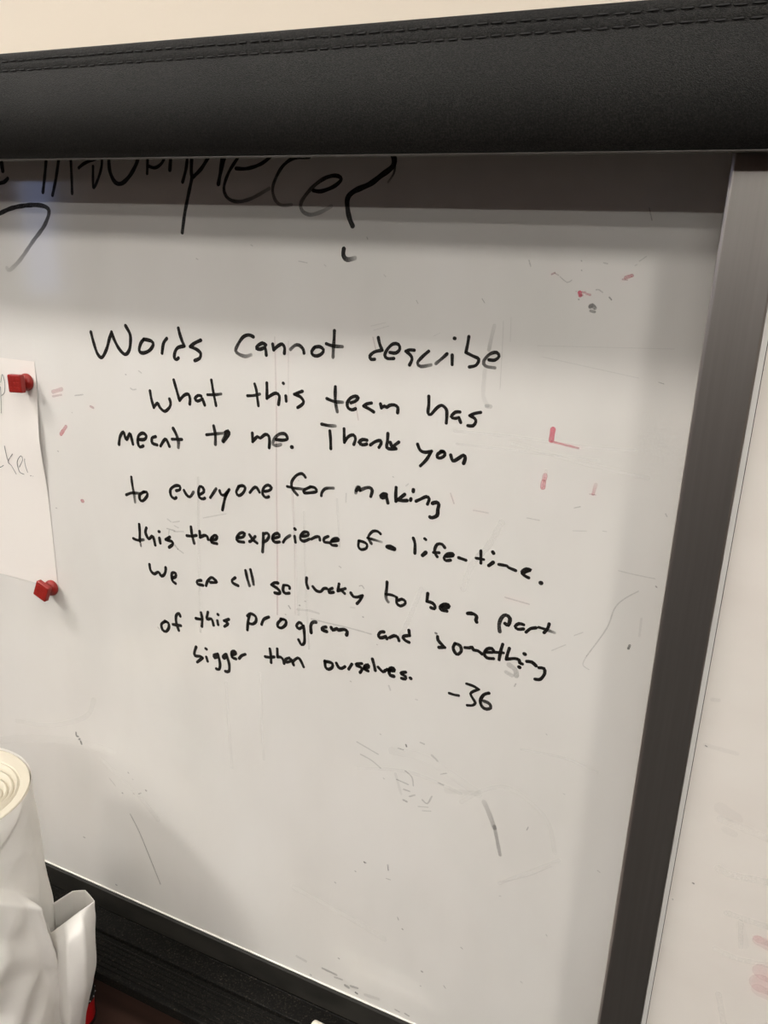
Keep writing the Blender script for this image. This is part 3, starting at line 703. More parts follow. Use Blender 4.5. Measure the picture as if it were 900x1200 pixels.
  [168,40,40,[-2833,-5393,-2751,-5446,-2728,-5549]],
  [192,40,40,[-2838,-5635,-2768,-5637]],
  [236,50,50,[-2837,-5773,-2795,-5781]],
  [191,40,40,[-2765,-5703,-2705,-5663]],
  [190,40,40,[-2611,-5693,-2551,-5721,-2504,-5611]],
  [127,30,30,[-2656,-5795,-2538,-5764]],
  [127,30,30,[-2602,-5832,-2502,-5803]],
  [208,90,90,[-2844,-5063,-2836,-5082]],
  [146,40,40,[-2933,-5134,-2871,-5136]],
  [163,40,40,[-2677,-4982,-2630,-4988]],
  [244,30,30,[-2536,-5097,-2467,-5146]],
  [205,35,35,[-2437,-5413,-2383,-5423]],
  [142,30,30,[-2418,-5298,-2354,-5263]],
  [549,20,40,[-1912,-5475,-1845,-5595,-1775,-5750]],
  [402,40,40,[-1776,-5732,-1744,-5848,-1684,-6063]],
  [599,8,8,[-2339,-5481,-1989,-5395]],
  [322,12,12,[-2950,-5469,-2869,-5702]],
  [136,50,50,[-1429,-5649,-1417,-5609]],
  [186,60,60,[-3290,-6796,-3278,-6808]],
  [142,50,50,[-3404,-6973,-3393,-6977]],
  [146,50,50,[-3670,-7245,-3658,-7253]],
  [137,40,40,[-2990,-6717,-2975,-6791]],
  [137,40,40,[-2995,-6913,-2944,-6912]],
  [127,40,40,[-3159,-5024,-3149,-5028]],
  [130,40,40,[-3093,-5573,-3082,-5580]],
  [120,12,12,[-1648,-6411,-1351,-6200,-1127,-5988]],
  [351,15,30,[-2219,-525,-2237,-635,-2252,-743]],
  [403,12,10,[-2274,-930,-2276,-1040,-2271,-1166,-2226,-1248]],
  [363,30,30,[-2234,-1257,-2193,-1256]],
  [77,18,18,[-2138,-478,-2130,-657,-2117,-1087]],
  [77,14,14,[-2070,-444,-2059,-652]],
  [84,15,15,[-3447,-614,-3295,-571]],
  [84,15,15,[-3418,-652,-3258,-600]],
  [81,12,12,[-2799,-662,-2734,-626]],
  [541,30,35,[-1786,-3812,-1740,-3832,-1710,-3864,-1703,-3910]],
  [408,25,25,[-1810,-3898,-1746,-3921]],
  [295,80,80,[-7741,-6406,-7738,-6461,-7707,-6458]],
  [294,70,70,[-7698,-6501,-7678,-6486]],
  [324,80,80,[-7666,-6523,-7654,-6559]],
  [177,55,55,[-6851,-7422,-6709,-7661,-6556,-8003,-6384,-8400]],
  [160,30,30,[-7187,-6957,-7087,-7045]],
  [232,60,60,[-6972,-7120,-6965,-7122]],
  [170,40,40,[-6775,-6832,-6768,-6834]],
  [170,40,40,[-6683,-7037,-6640,-7004]],
  [282,60,60,[-6555,-6934,-6546,-6935]],
  [172,30,30,[-6775,-7062,-6765,-7061]],
  [252,50,50,[-7756,-8143,-7740,-8145]],
  [251,60,60,[-7203,-8753,-7190,-8755]],
  [335,40,40,[-3808,-8645,-3610,-8653]],
  [257,35,35,[-3632,-8703,-3528,-8691]],
  [384,50,50,[-3480,-8758,-3434,-8769]],
  [330,45,45,[-3401,-8732,-3311,-8718]],
  [306,80,80,[-3331,-8801,-3312,-8807]],
  [196,50,50,[-2657,-8791,-2603,-8801]],
  [197,40,40,[-2787,-8794,-2732,-8804]],
  [203,60,60,[-3588,-8377,-3578,-8380]],
  [186,60,60,[-2759,-7544,-2751,-7548]],
  [211,60,60,[-2482,-8048,-2469,-8051]],
  [166,40,40,[-2485,-8270,-2477,-8271]],
  [500,15,15,[-3197,-8772,-3019,-8746]],
  [212,50,50,[-3986,-8832,-3972,-8836]],
  [396,20,20,[-4188,-8631,-4056,-8647]],
  [161,30,30,[-6004,-3008,-5956,-3032]],
  [137,25,25,[-5931,-3034,-5831,-3006]],
  [161,35,35,[-6018,-3127,-5902,-3135]],
  [137,25,25,[-5908,-3072,-5851,-3088]],
  [137,25,25,[-5919,-3148,-5778,-3122]],
  [162,30,30,[-5986,-3143,-5997,-3201]],
  [209,35,35,[-5910,-3313,-5870,-3356]],
  [139,30,30,[-5870,-3356,-5789,-3393]],
  [130,20,20,[-5488,-2905,-5172,-2801]],
  [161,60,60,[-4348,-3743,-4324,-3772]],
  [170,60,60,[-4208,-3707,-4202,-3707]],
  [152,40,40,[-4389,-3858,-4383,-3861]],
  [147,40,40,[-4138,-3641,-4130,-3642]],
  [253,16,16,[-4236,-3763,-4078,-3742,-3961,-3749]],
  [154,28,28,[-4053,-3836,-3828,-3837,-3584,-3834,-3316,-3843]],
  [161,50,50,[-3422,-3666,-3416,-3668]],
  [120,40,40,[-3725,-3145,-3702,-3155]],
  [119,40,40,[-3476,-3320,-3447,-3307,-3421,-3336]],
  [202,16,16,[-3570,-3587,-3525,-3583]],
  [132,50,50,[-6522,-1366,-6514,-1370]],
  [151,30,30,[-6329,-1309,-6290,-1328]],
  [165,35,35,[-6459,-1518,-6425,-1531,-6384,-1523]],
  [151,40,40,[-7311,-1690,-7185,-1666]],
  [161,50,50,[-7661,-2413,-7650,-2417]],
  [154,40,40,[-7770,-3164,-7755,-3165]],
  [119,30,30,[-7381,-1900,-7375,-1905]],
  [134,25,25,[-3664,-2326,-3666,-2419]],
  [99,40,40,[-4238,-2272,-4233,-2275]],
  [109,40,40,[-3146,-2069,-3138,-2073]],
  [126,25,25,[-2999,-2140,-2974,-2117]],
  [204,30,30,[-3081,-4401,-3061,-4448]],
  [160,20,20,[-2762,-4477,-2740,-4478]],
  [148,35,35,[-3548,-4472,-3537,-4476]],
  [121,35,35,[-3245,-3948,-3238,-3950]],
  [96,40,40,[-5492,-69,-5470,-77]],
  [109,30,30,[-4816,87,-4795,79]],
  [105,30,30,[-4260,-48,-4164,-60]],
  [86,30,30,[-3974,-68,-3954,-83]],
  [92,45,45,[-1005,483,-973,393]],
  [98,45,45,[-3524,194,-3515,179]],
  [81,35,35,[-2990,-349,-2971,-378]],
  [77,50,50,[-2353,-298,-2326,-333]],
  [82,30,30,[-3333,-135,-3314,-150]],
  [102,40,40,[-1955,47,-1935,-2]],
  [70,50,50,[-745,-890,-702,-900]],
  [68,12,12,[-1808,-670,-661,-607]],
  [71,15,15,[-1760,-763,-915,-870]],
  [122,35,35,[-1098,-6869,-1087,-6887]],
  [112,40,40,[-670,-5857,-643,-5868]],
  [107,35,35,[-1311,-7622,-1290,-7636]],
  [133,40,40,[-2029,-7477,-2007,-7491]],
  [139,40,40,[-2194,-8123,-2171,-8150]],
  [162,50,50,[-3286,-6795,-3263,-6798]],
  [114,30,30,[-2979,-6708,-2975,-6791]],
  [140,50,50,[-2825,-7404,-2812,-7436]],
  [92,30,30,[-1104,-5087,-1086,-5091]],
  [104,30,30,[-1648,-6594,-1629,-6586]],
  [171,50,50,[-6848,-6749,-6834,-6758]],
  [174,30,30,[-6222,-4451,-6196,-4468]],
  [91,40,40,[-1343,-4467,-1334,-4474]],
 ]),
]),
('pencil', [
 ('pencil', [
  [105,100,100,[-8560,-2466,-8534,-2626,-8513,-2654]],
  [105,100,100,[-8432,-2553,-8523,-2664,-8472,-2708,-8398,-2811]],
  [104,100,100,[-8329,-2708,-8260,-2603,-8286,-2557,-8361,-2647,-8337,-2769,-8260,-2794]],
  [104,100,100,[-8124,-2508,-8219,-2583,-8222,-2672,-8193,-2757]],
  [129,100,100,[-8146,-2795,-8139,-2797]],
  [129,100,100,[-8107,-2795,-8100,-2797]],
  [107,100,100,[-8762,-2749,-8682,-2762,-8612,-2728]],
 ]),
]),
('pencil2', [
 ('pencil2', [
  [102,100,100,[-8525,-1708,-8540,-1881,-8558,-2041]],
  [100,100,100,[-8513,-1650,-8475,-1548,-8453,-1588,-8445,-1672,-8467,-1773,-8520,-1815]],
 ]),
]),
('rpink', [
 ('rpink', [
  [1006,16,16,[797,-5517,877,-5538]],
  [753,14,14,[785,-5499,871,-5505]],
  [1880,17,17,[885,-5948,964,-5957]],
  [1530,17,17,[873,-5822,936,-5839]],
  [1203,12,12,[880,-6023,961,-6042]],
 ]),
]),
('rgrey', [
 ('rgrey', [
  [1132,6,6,[310,-4331,438,-4392]],
  [652,6,6,[374,-4523,445,-4540]],
  [769,5,5,[636,-5427,700,-5608]],
  [138,80,80,[201,-5149,213,-5153]],
  [106,50,50,[63,-5384,68,-5388]],
  [104,60,60,[103,-3782,115,-3787]],
  [387,10,10,[93,-3348,136,-3341]],
  [391,8,8,[102,-3777,347,-3781]],
  [121,80,80,[-9,-2745,-7,-2747]],
  [98,70,70,[25,-2756,28,-2761]],
  [137,80,80,[-14,-2934,-12,-2944]],
  [92,60,60,[15,-3016,16,-3020]],
  [115,80,80,[23,-3061,25,-3067]],
  [92,60,60,[7,-3092,9,-3093]],
  [78,60,60,[3,-756,4,-759]],
  [78,60,60,[29,-651,31,-655]],
  [66,40,40,[12,-903,14,-906]],
 ]),
]),
('pale', [
 ('pale', [
  [621,22,22,[-1991,-2348,-2105,-2612,-2254,-2836,-2323,-3106]],
  [484,18,18,[-2769,-3201,-2900,-3595,-2987,-3813]],
  [306,18,18,[-2526,-1527,-1965,-1513,-1334,-1519,-855,-1494]],
  [240,15,15,[-2500,-1648,-1792,-1635,-1170,-1629]],
  [383,14,14,[-1960,-1577,-1240,-1678,-718,-1719]],
  [321,20,20,[-1617,-1788,-1624,-1952]],
  [421,14,14,[-3409,-5547,-2782,-5394,-2177,-5461]],
  [483,12,12,[-2169,-5567,-1900,-5311,-1628,-5217,-1243,-5446,-1115,-5821]],
  [396,18,18,[-1662,-6429,-1313,-6118,-1063,-5887]],
  [272,16,16,[-1583,-4720,-1148,-4681,-803,-4735]],
  [1244,10,10,[-7127,-6505,-7743,-6565,-8567,-6752,-9282,-7016]],
  [719,14,14,[-8879,-6566,-8205,-6433,-7546,-6102,-7368,-5790]],
  [857,12,12,[-7292,-6693,-6720,-7043,-6372,-7328]],
  [369,16,16,[-5215,-4946,-5189,-5526,-5149,-6121]],
  [356,14,14,[-4728,-4701,-4707,-5381,-4684,-5847]],
  [342,16,16,[-5548,-2440,-5567,-3369,-5574,-4354]],
  [260,16,16,[-4167,-2612,-4135,-3392,-4079,-4206]],
  [247,14,14,[-3770,-2405,-3725,-2917]],
  [309,14,14,[-4318,-2350,-4269,-3019,-4217,-3819]],
  [1028,10,10,[-2999,-5191,-2592,-5169,-1989,-5395]],
  [1338,10,10,[-6709,-9349,-5802,-9236,-4417,-9015]],
  [861,12,12,[-4236,-7562,-3568,-7668,-2985,-7793]],
 ]),
]),
('rpale', [
 ('rpale', [
  [666,18,18,[381,-4923,508,-4943,772,-4906]],
  [588,16,16,[515,-5341,710,-5348,878,-5346]],
  [519,16,16,[480,-5754,674,-5777,942,-5725]],
  [429,14,14,[633,-5382,674,-5644]],
  [544,14,14,[580,-6223,671,-6528]],
  [714,10,10,[326,-4433,736,-4494]],
 ]),
]),
]

def smooth(pts):
    """Catmull-Rom through the traced points; a doubled point is a sharp corner"""
    segs = [[pts[0]]]
    for p in pts[1:]:
        if p == segs[-1][-1]: segs.append([p])
        else: segs[-1].append(p)
    out = []
    for s in segs:
        if len(s) == 1: continue
        for i in range(len(s)-1):
            p0 = s[max(i-1, 0)]; p1 = s[i]; p2 = s[i+1]; p3 = s[min(i+2, len(s)-1)]
            L = math.hypot(p2[0]-p1[0], p2[1]-p1[1]); n = max(2, min(8, int(L/.0018)))
            for k in range(n):
                t = k/n
                out.append(tuple(.5*(2*b+(c-a)*t+(2*a-5*b+4*c-d)*t*t+(3*b-a-3*c+d)*t**3) for a, b, c, d in zip(p0, p1, p2, p3)))
    out.append(pts[-1])
    return out
def strokes_mesh(name, rows, m, parent, loc, y):
    """each pen stroke is a run of round-ended ribbon lying on the surface"""
    verts, faces, inkv = [], [], []
    for si, (wd, f0, f1, q) in enumerate(rows):
        pts = [(q[i]/1e4, q[i+1]/1e4) for i in range(0, len(q), 2)]
        P = smooth(pts); n = len(P); r0 = wd/2e5
        yy = y-.000012*(si % 5)
        rng = random.Random(si*7+len(name)); ph = rng.random()*6
        lens = [0]
        for a, b in zip(P, P[1:]): lens.append(lens[-1]+math.hypot(b[0]-a[0], b[1]-a[1]))
        Lt = max(lens[-1], 1e-6)
        def density(t):
            return (f0+(f1-f0)*max(0, (t-.25)/.75 if f1 < f0 else t))/100
        rows_i = []
        dirs = []
        for i in range(n):
            a = P[max(i-1, 0)]; b = P[min(i+1, n-1)]
            d = math.hypot(b[0]-a[0], b[1]-a[1]) or 1e-9
            dirs.append(((b[0]-a[0])/d, (b[1]-a[1])/d))
        def add(p, d, r, t):
            i = len(verts)
            verts.append((p[0]-d[1]*r, yy, p[1]+d[0]*r)); verts.append((p[0]+d[1]*r, yy, p[1]-d[0]*r))
            inkv.extend([density(t)]*2); rows_i.append(i)
        for k in range(4):
            a = (k+.35)/4.35*math.pi/2; r = r0*math.sin(a); o = -r0*math.cos(a)
            add((P[0][0]+dirs[0][0]*o, P[0][1]+dirs[0][1]*o), dirs[0], r, 0)
        for i in range(n):
            t = lens[i]/Lt
            add(P[i], dirs[i], r0*(1+.07*math.sin(ph+lens[i]*420)), t)
        for k in range(4):
            a = (3-k+.35)/4.35*math.pi/2; r = r0*math.sin(a); o = r0*math.cos(a)
            add((P[-1][0]+dirs[-1][0]*o, P[-1][1]+dirs[-1][1]*o), dirs[-1], r, 1)
        for a, b in zip(rows_i, rows_i[1:]): faces.append((a, b, b+1, a+1))
        # a round joint at every sharp corner
        for p, pn in zip(pts, pts[1:]):
            if p == pn:
                c = len(verts); N = 12
                for k in range(N):
                    verts.append((p[0]+r0*math.cos(2*math.pi*k/N), yy-.000006, p[1]+r0*math.sin(2*math.pi*k/N))); inkv.append(density(.5))
                faces.append(tuple(range(c, c+N)))
    me = bpy.data.meshes.new(name)
    me.from_pydata([(v[0]-loc[0], v[1]-loc[1], v[2]+EYE-loc[2]) for v in verts], [], faces)
    at_ = me.attributes.new('ink', 'FLOAT', 'POINT')
    at_.data.foreach_set('value', inkv)
    me.materials.append(m)
    o = bpy.data.objects.new(name, me); COL.objects.link(o); o.parent = parent
    return o
for k, words in INK:
    if k in ('pencil', 'pencil2', 'rpink', 'rgrey', 'rpale'): continue
    if k == 'pale':
        tag(strokes_mesh('wipe_streak', words[0][1], M_pale, wb, wb_loc, -.00004), 'pale streaks left by a wiped cloth', kind='stuff')
        continue
    if k in ('pink', 'grey'):
        o = strokes_mesh('ink_residue', words[0][1], M_pink if k == 'pink' else M_grey, wb, wb_loc, -.00009)
        tag(o, 'faint red and pink ink left on the board' if k == 'pink' else 'faint grey scuffs and specks of old ink', kind='stuff')
        continue
    le_ = bpy.data.objects.new('handwritten_line', None); COL.objects.link(le_); le_.parent = wb
    le_['label'] = ('large half hidden black writing under the valance' if k == 'older writing' else 'black handwritten line reading "%s"' % k)
    for wd_, rows in words:
        o = strokes_mesh('handwritten_word' if k != 'older writing' or 'e?' in wd_ else 'pen_stroke', rows, M_ink, le_, wb_loc, -.00018)
        if k != 'older writing': o['label'] = 'handwritten word "%s"' % wd_

# ------------------------------------------------------------------ right whiteboard (in front of the post)
rb_loc = (.5, -.05, Z(-.9))
rb = empty('whiteboard', rb_loc, 'plain white board with a pale edge strip at the right of the dark post', 'whiteboard')
def rpart(mb, name, m, **k): return mb.build(name, m, rb, offset=at(rb_loc), **k)
rpart(MB().box(-.0012, .0027, -.0632, -.05, Z(-1.2), Z(.148)), 'edge_trim', M_trim)
rpart(MB().box(.0027, .0032, -.0612, -.05, Z(-1.2), Z(.148)), 'seam', M_gap)
rpart(MB().box(.0032, 1.2, -.0630, -.05, Z(-1.2), Z(.148)), 'writing_surface', M_board2)
for k, m_, lab in (('rpink', M_smear, 'faint pink smear of old ink'), ('rgrey', M_grey, 'faint grey specks of old ink'), ('rpale', M_pale, 'pale wiped streaks')):
    tag(strokes_mesh('ink_residue', dict(INK)[k][0][1], m_, rb, rb_loc, -.06306), lab, kind='stuff')
rpart(MB().box(.05, 1.15, -.05, .03, Z(.06), Z(.12)), 'wall_bracket', M_frame)
rpart(MB().box(.05, 1.15, -.05, .03, Z(-1.15), Z(-1.09)), 'wall_bracket', M_frame)

# ------------------------------------------------------------------ black padded valance over the boards
va_loc = (-.4, .03, Z(.077))
va = empty('valance', va_loc, 'black padded vinyl valance with double stitching running over the whiteboards', 'valance')
def vpart(mb, name, m, **k): return mb.build(name, m, va, offset=at(va_loc), **k)
VX0, VX1 = -1.95, 1.25
front = [(-.1080, .1672), (-.1098, .1664), (-.1104, .1650), (-.1106, .1605), (-.1104, .1596), (-.1107, .1580), (-.1108, .1525), (-.1105, .1515), (-.1110, .1500), (-.1130, .135),
         (-.1140, .124), (-.1138, .114), (-.1126, .104), (-.1100, .0945), (-.1066, .0860), (-.1020, .0788), (-.0985, .0780), (-.0960, .0786), (-.0945, .081), (-.0940, .09), (-.0940, .155), (-.0940, .1672)]
vpart(MB().prism([(y, Z(z)) for y, z in front], 'x', VX0, VX1, 60), 'padded_front', M_vinyl, smooth=True)
vpart(MB().box(VX0, VX1, -.094, .03, Z(.1545), Z(.1665)), 'top_board', M_black)
for x in (VX0, VX1-.012): vpart(MB().box(x, x+.012, -.094, .03, Z(.082), Z(.1545)), 'end_board', M_black)
vpart(MB().tube([(VX0, -.1000, Z(.0778)), (VX1, -.1000, Z(.0778))], .0011, 8), 'piping', M_pipe, smooth=True)
rng = random.Random(9)
for zz, yb in ((.1601, -.1105), (.1519, -.1106)):
    t = MB(); x = VX0+.01
    while x < VX1-.02:
        l = .0086+rng.uniform(-.0006, .0006); dz = rng.uniform(-.0003, .0003)
        t.tube([(x, yb+.0004, Z(zz+dz-.0002)), (x+l*.2, yb-.0007, Z(zz+dz)), (x+l*.8, yb-.0007, Z(zz+dz+.0001)), (x+l, yb+.0004, Z(zz+dz+.0004))], .00055, 6)
        x += .0105
    vpart(t, 'stitching', M_thread, smooth=True)

# ------------------------------------------------------------------ sheet of paper and its two red magnets
pa_loc = (-.9, 0, Z(-.28))
pa = empty('paper_sheet', pa_loc, 'white paper with faint pencil writing pinned to the whiteboard by red magnets', 'paper')
bm = bmesh.new(); NX, NZ = 14, 30; g = []
for i in range(NX+1):
    row = []
    for j in range(NZ+1):
        u, v = i/NX, j/NZ
        x = -1.005+(.2130+.0078*v)*u+.0; z = -.1345-.2935*v
        lift = .0007+.0050*max(0, (u-.72)/.28)**2*math.exp(-((v-.33)/.16)**2)
        row.append(bm.verts.new((x-pa_loc[0], -lift, z+EYE-pa_loc[2])))
    g.append(row)
for i in range(NX):
    for j in range(NZ): bm.faces.new((g[i][j], g[i][j+1], g[i+1][j+1], g[i+1][j]))
mbp = MB(); mbp.bm.free(); mbp.bm = bm
sheet = mbp.build('sheet', M_paper, pa)
sd = sheet.modifiers.new('thickness', 'SOLIDIFY'); sd.thickness = .0002
for k in ('pencil', 'pencil2'): strokes_mesh('pencil_writing', dict(INK)[k][0][1], M_pencil, pa, pa_loc, -.0014)

def magnet(x, z, rot, tilt, label):
    e = empty('magnet', (x, -.0014, Z(z)), label, 'magnet', 'red push pin magnets')
    toward = Matrix(((1, 0, 0), (0, 0, -1), (0, 1, 0)))            # local z -> -y (out of the board)
    base = [(0, 0), (.0098, 0), (.0104, .0008), (.0106, .0028), (.0100, .0052), (.0086, .0070), (.0062, .0082), (.0050, .0090), (.0048, .0140), (0, .0140)]
    MB().lathe(base, 36, M=toward).build('base', M_red, e, smooth=True)
    R = Matrix.Rotation(tilt, 3, 'X') @ toward @ Matrix.Rotation(rot, 3, 'Z')
    h = MB(); a = .0108
    h.box(-a, a, -a, a, .0130, .0205)
    bmesh.ops.transform(h.bm, matrix=R.to_4x4(), verts=h.bm.verts)
    h.build('head', M_red, e, bevel=.0017, seg=4)
    b = MB(); k = .0068
    for i in range(-1, 2):
        for j in range(-1, 2):
            b.box(i*k*.8-.0016, i*k*.8+.0016, j*k*.8-.0016, j*k*.8+.0016, .0203, .02095)
    bmesh.ops.transform(b.bm, matrix=R.to_4x4(), verts=b.bm.verts)
    b.build('embossed_grid', M_red, e, bevel=.0003)
    return e
magnet(-.8050, -.1600, math.radians(3), 0, 'red square-headed magnet holding the top corner of the paper')
magnet(-.7930, -.4275, math.radians(-20), math.radians(-4), 'red square-headed magnet tilted at the bottom corner of the paper')

# ------------------------------------------------------------------ table under the tray
ZT = Z(-1.0)
tb_loc = (-.95, -.3, 0)
tb = empty('table', tb_loc, 'dark brown glossy table standing against the wall under the marker tray', 'table')
MB().box(-1.7, -.25, -.60, -.005, ZT-.03, ZT).build('tabletop', M_brown, tb, bevel=.003, offset=at(tb_loc))
for sx in (-1.64, -.37):
    for sy in (-.54, -.10):
        MB().prism([(sx, sy), (sx+.05, sy), (sx+.05, sy+.05), (sx, sy+.05)], 'z', 0, ZT-.03).build('leg', M_black, tb, bevel=.004, offset=at(tb_loc))
MB().box(-1.60, -.36, -.075, -.06, ZT-.10, ZT-.03).box(-1.60, -.36, -.535, -.52, ZT-.10, ZT-.03).build('apron', M_brown, tb, offset=at(tb_loc))

# ------------------------------------------------------------------ roll of white plastic film
CX, CY, ZR = -.768, -.206, -.600
bag_loc = (CX, CY, ZT)
bag = empty('plastic_roll', bag_loc, 'standing roll of white plastic sheeting loosely wrapped in its own crumpled film', 'plastic roll')
bm = bmesh.new()
NT, NR = 120, 160; R0 = .0905
rows = []
for i in range(NR+1):
    r = .010+(R0-.010)*i/NR
    row = []
    for j in range(NT):
        th = 2*math.pi*j/NT
        ph = (r/.0135 - th/(2*math.pi))
        saw = ph-math.floor(ph)
        h = .0060*max(0, 1-abs(saw-.5)*2)**.45*(1-sst(.066, .070, r)); sx, sy = .044*(1-r/R0), .026*(1-r/R0)
        dish = -.010*max(0, 1-r/.070)**1.1-.0045*(1-sst(.066, .071, r))
        wob = 1+.035*math.sin(2*th+1.0)*(1-r/R0)
        row.append(bm.verts.new((sx+r*wob*math.cos(th), sy+r*wob*math.sin(th), ZR+EYE-ZT-.004+h+dish)))
    rows.append(row)
for q, z in ((R0+.0012, ZR+EYE-ZT-.003), (R0+.0012, .0)):
    rows.append([bm.verts.new((q*math.cos(2*math.pi*j/NT), q*math.sin(2*math.pi*j/NT), z)) for j in range(NT)])
for A, B in zip(rows, rows[1:]):
    for j in range(NT): bm.faces.new((A[j], A[(j+1) % NT], B[(j+1) % NT], B[j]))
bm.faces.new([bm.verts.new((.039+.010*math.cos(2*math.pi*j/NT), .023+.010*math.sin(2*math.pi*j/NT), ZR+EYE-ZT-.03)) for j in range(NT)])
bm.verts.ensure_lookup_table()
core = bm.verts[-NT:]
for j in range(NT): bm.faces.new((rows[0][j], core[j], core[(j+1) % NT], rows[0][(j+1) % NT]))
k = MB(); k.bm.free(); k.bm = bm
k.build('rolled_film', M_roll, bag, smooth=True)

# the loose outer film, with its overhanging crease, diagonal ridge and folds
def film_r(th, z):
    """th in degrees (0 = +x), z relative to the eye"""
    d = ZR-z                                        # drop below the rim
    r = .0938+.010*sst(0, .25, d)
    r += .0008*sst(.01, .08, d)*(math.sin(math.radians(th*5+d*900))+.6*math.sin(math.radians(th*9-d*1400)))
    edge = 25-820*d                                 # loose edge of the outermost turn
    r += .0030*sst(-2.5, 2.5, edge-th)*sst(0, .02, d)
    e2 = 33-60*d                                    # a second edge further round
    r += .0018*sst(-2, 2, e2-th)
    zc = -.7015-.0016*max(-35, min(22, th))      # overhanging crease
    ridge = 5+30*(d-.12)+330*max(0, d-.12)**2
    low = sst(0, .010, zc-z)
    wsel = sst(-2.5, 2.5, ridge+2.5-th)
    r += .0150*low*wsel*(1-.45*sst(.02, .2, zc-z))
    r -= .0040*sst(.035, 0, z-zc)*sst(-.004, .004, z-zc)*sst(-10, 10, 18-th)
    r += .0150*sst(-.004, .012, zc-z)*math.exp(-((th-ridge)/2.6)**2)
    for a0, zz, s in ((-22, -.775, .008), (-14, -.855, .007), (-40, -.72, .006), (-8, -.92, .006), (-60, -.80, .008)):
        r += s*math.exp(-((th-a0-(z-zz)*260)/9)**2-((z-zz)/.05)**2)
    for a0, zz, s in ((-12, -.742, .006), (-24, -.835, .007), (-4, -.80, .003), (-35, -.78, .006)):
        r -= s*math.exp(-((th-a0+(z-zz)*200)/8)**2-((z-zz)/.022)**2)
    amp = sst(.004, .06, d)
    p = Vector((math.cos(math.radians(th))*.1, math.sin(math.radians(th))*.1, z*.8))
    n1 = 1-abs(mnoise.noise(p*17)); n2 = 1-abs(mnoise.noise(p*38+Vector((3, 1, 7))))
    r += amp*(.0034*(n1*n1-.6)+.0011*(n2*n2-.6))
    return r
bm = bmesh.new(); NA, NZ = 240, 150; rows = []
for j in range(NZ+1):
    z = ZR-.0015-(.3975)*j/NZ
    rows.append([bm.verts.new((film_r(a, z)*math.cos(math.radians(a)), film_r(a, z)*math.sin(math.radians(a)), z+EYE-ZT))
                 for a in [-180+360*i/NA for i in range(NA)]])
for A, B in zip(rows, rows[1:]):
    for i in range(NA): bm.faces.new((A[i], A[(i+1) % NA], B[(i+1) % NA], B[i]))
k = MB(); k.bm.free(); k.bm = bm
k.build('loose_film', M_bag, bag, smooth=True)

POUCH = [
 [(-0.6953,-0.1350,-0.7875),(-0.6676,-0.1250,-0.7630),(-0.6404,-0.1300,-0.7462),(-0.6052,-0.1500,-0.7312),(-0.6114,-0.1680,-0.7335),(-0.6249,-0.1780,-0.7469),(-0.6598,-0.1700,-0.7846),(-0.6899,-0.1500,-0.7909)],
 [(-0.7074,-0.1280,-0.8323),(-0.6796,-0.1180,-0.8150),(-0.6528,-0.1200,-0.8081),(-0.6123,-0.1450,-0.7749),(-0.5909,-0.1820,-0.7440),(-0.6055,-0.1940,-0.7545),(-0.6530,-0.1760,-0.8042),(-0.6901,-0.1500,-0.8187)],
 [(-.7067,-.1280,-.8804),(-.6783,-.1200,-.8673),(-.6512,-.1220,-.8597),(-.6162,-.1450,-.8377),(-.5900,-.1860,-.8065),(-.6083,-.1960,-.8159),(-.6479,-.1770,-.8437),(-.6880,-.1500,-.8648)],
 [(-.7012,-.1300,-.9326),(-.6758,-.1250,-.9248),(-.6548,-.1280,-.9183),(-.6311,-.1450,-.8991),(-.6066,-.1800,-.8672),(-.6170,-.1900,-.8703),(-.6484,-.1750,-.8954),(-.6851,-.1500,-.9188)],
 [(-.6936,-.1350,-.9750),(-.6781,-.1320,-.9750),(-.6630,-.1350,-.9750),(-.6493,-.1450,-.9664),(-.6294,-.1700,-.9397),(-.6331,-.1800,-.9364),(-.6533,-.1700,-.9529),(-.6817,-.1500,-.9750)],
 [(-.6860,-.1400,-.9985),(-.6757,-.1380,-.9985),(-.6628,-.1400,-.9985),(-.6488,-.1500,-.9985),(-.6385,-.1650,-.9985),(-.6438,-.1700,-.9985),(-.6567,-.1650,-.9985),(-.6783,-.1500,-.9985)],
]
# resample the loops (straight between the corners so the folds stay crisp) and crumple the film
NS, NV = 7, 9
ring = []
for l in POUCH:
    o_ = []
    for i in range(8):
        A, B = Vector(l[i]), Vector(l[(i+1) % 8]); Pv, Nx = Vector(l[i-1]), Vector(l[(i+2) % 8])
        for q in range(NS):
            u = q/NS
            cr_ = .5*(2*A+(B-Pv)*u+(2*Pv-5*A+4*B-Nx)*u*u+(3*A-Pv-3*B+Nx)*u**3)
            o_.append(A.lerp(B, u)*.8+cr_*.2)
    ring.append(o_)
grid = []
for j in range(len(ring)-1):
    for q in range(NV if j < len(ring)-2 else NV+1):
        v = q/NV
        P0, P1, P2, P3 = ring[max(j-1, 0)], ring[j], ring[j+1], ring[min(j+2, len(ring)-1)]
        grid.append([.5*(2*b_+(c_-a_)*v+(2*a_-5*b_+4*c_-d_)*v*v+(3*b_-a_-3*c_+d_)*v**3) for a_, b_, c_, d_ in zip(P0, P1, P2, P3)])
bm = bmesh.new(); rows = []
for j, l in enumerate(grid):
    c = sum(l, Vector())/len(l); row = []
    for p in l:
        out = (p-c); out.z = 0; out.normalize()
        k_ = sst(0, 6, j)
        n1 = 1-abs(mnoise.noise(p*20+Vector((5, 2, 1)))); n2 = 1-abs(mnoise.noise(p*45))
        q = p+out*k_*(.0030*(n1*n1-.7)+.0008*(n2*n2-.7))
        row.append(bm.verts.new((q.x-CX, q.y-CY, max(q.z+EYE-ZT, .0012))))
    rows.append(row)
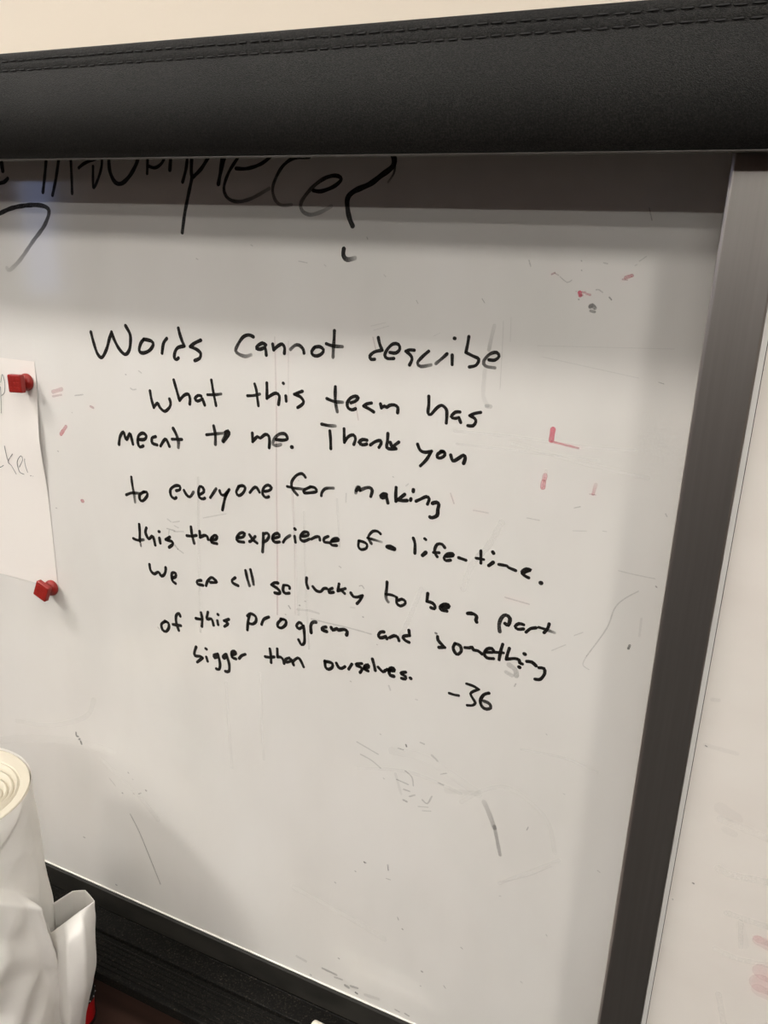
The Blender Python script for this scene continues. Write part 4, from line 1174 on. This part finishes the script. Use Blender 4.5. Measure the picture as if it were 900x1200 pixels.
for A, B in zip(rows, rows[1:]):
    for i in range(len(A)): bm.faces.new((A[i], A[(i+1) % len(A)], B[(i+1) % len(A)], B[i]))
k = MB(); k.bm.free(); k.bm = bm
po = k.build('folded_flap', M_bag, bag, smooth=True)
md = po.modifiers.new('thickness', 'SOLIDIFY'); md.thickness = .0005

# ------------------------------------------------------------------ red dotted ribbon beside the roll
ri_loc = (-.6965, -.108, ZT)
ri = empty('ribbon_coil', ri_loc, 'small red ribbon with black dotted edge, half hidden right of the plastic roll', 'ribbon')
def ringwall(r, t, z0, z1): return MB().lathe([(r, z0), (r, z1), (r-t, z1), (r-t, z0), (r, z0)], 40)
ringwall(.022, .003, .003, .038).build('ribbon', M_ribbon, ri, smooth=False)
ringwall(.0235, .0045, 0, .004).build('edge_band', M_black, ri)
ringwall(.0235, .0045, .037, .044).build('edge_band', M_black, ri)
d = MB()
for i in range(18):
    a = 2*math.pi*i/18
    c = Vector((.0236*math.cos(a),   .0236*math.sin(a), .0405))
    bmesh.ops.create_icosphere(d.bm, subdivisions=1, radius=.0012, matrix=Matrix.Translation(c))
tag(d.build('white_dots', M_white, ri), kind='stuff')

# ------------------------------------------------------------------ markers lying on the tray
def marker(x, y, z, ang, label):
    e = empty('marker', (x, y, Z(z)), label, 'marker', 'markers on the tray')
    e.rotation_euler = (0, 0, ang)
    Mx = Matrix(((0, 0, 1), (0, 1, 0), (-1, 0, 0)))                # local z -> +x
    r = .0088
    MB().lathe([(0, 0), (r*.78, 0), (r*.95, .0012), (r, .003), (r, .046), (r*.93, .047), (0, .047)], 24, M=Mx).build('cap', M_cap, e, smooth=True)
    MB().lathe([(0, .0472), (r*.9, .0472), (r*.9, .053), (0, .053)], 24, M=Mx).build('band', M_band, e, smooth=False)
    MB().lathe([(0, .053), (r*.93, .0532), (r*.93, .122), (r*.8, .126), (r*.5, .128), (0, .128)], 24, M=Mx).build('barrel', M_marker, e, smooth=True)
    return e
marker(-.3700, -.0455, -.9082, math.radians(-2), 'white marker with cream cap lying nearest the board on the black tray')
marker(-.400, -.072, -.9137, math.radians(1.5), 'white marker with cream cap lying along the front of the black tray')
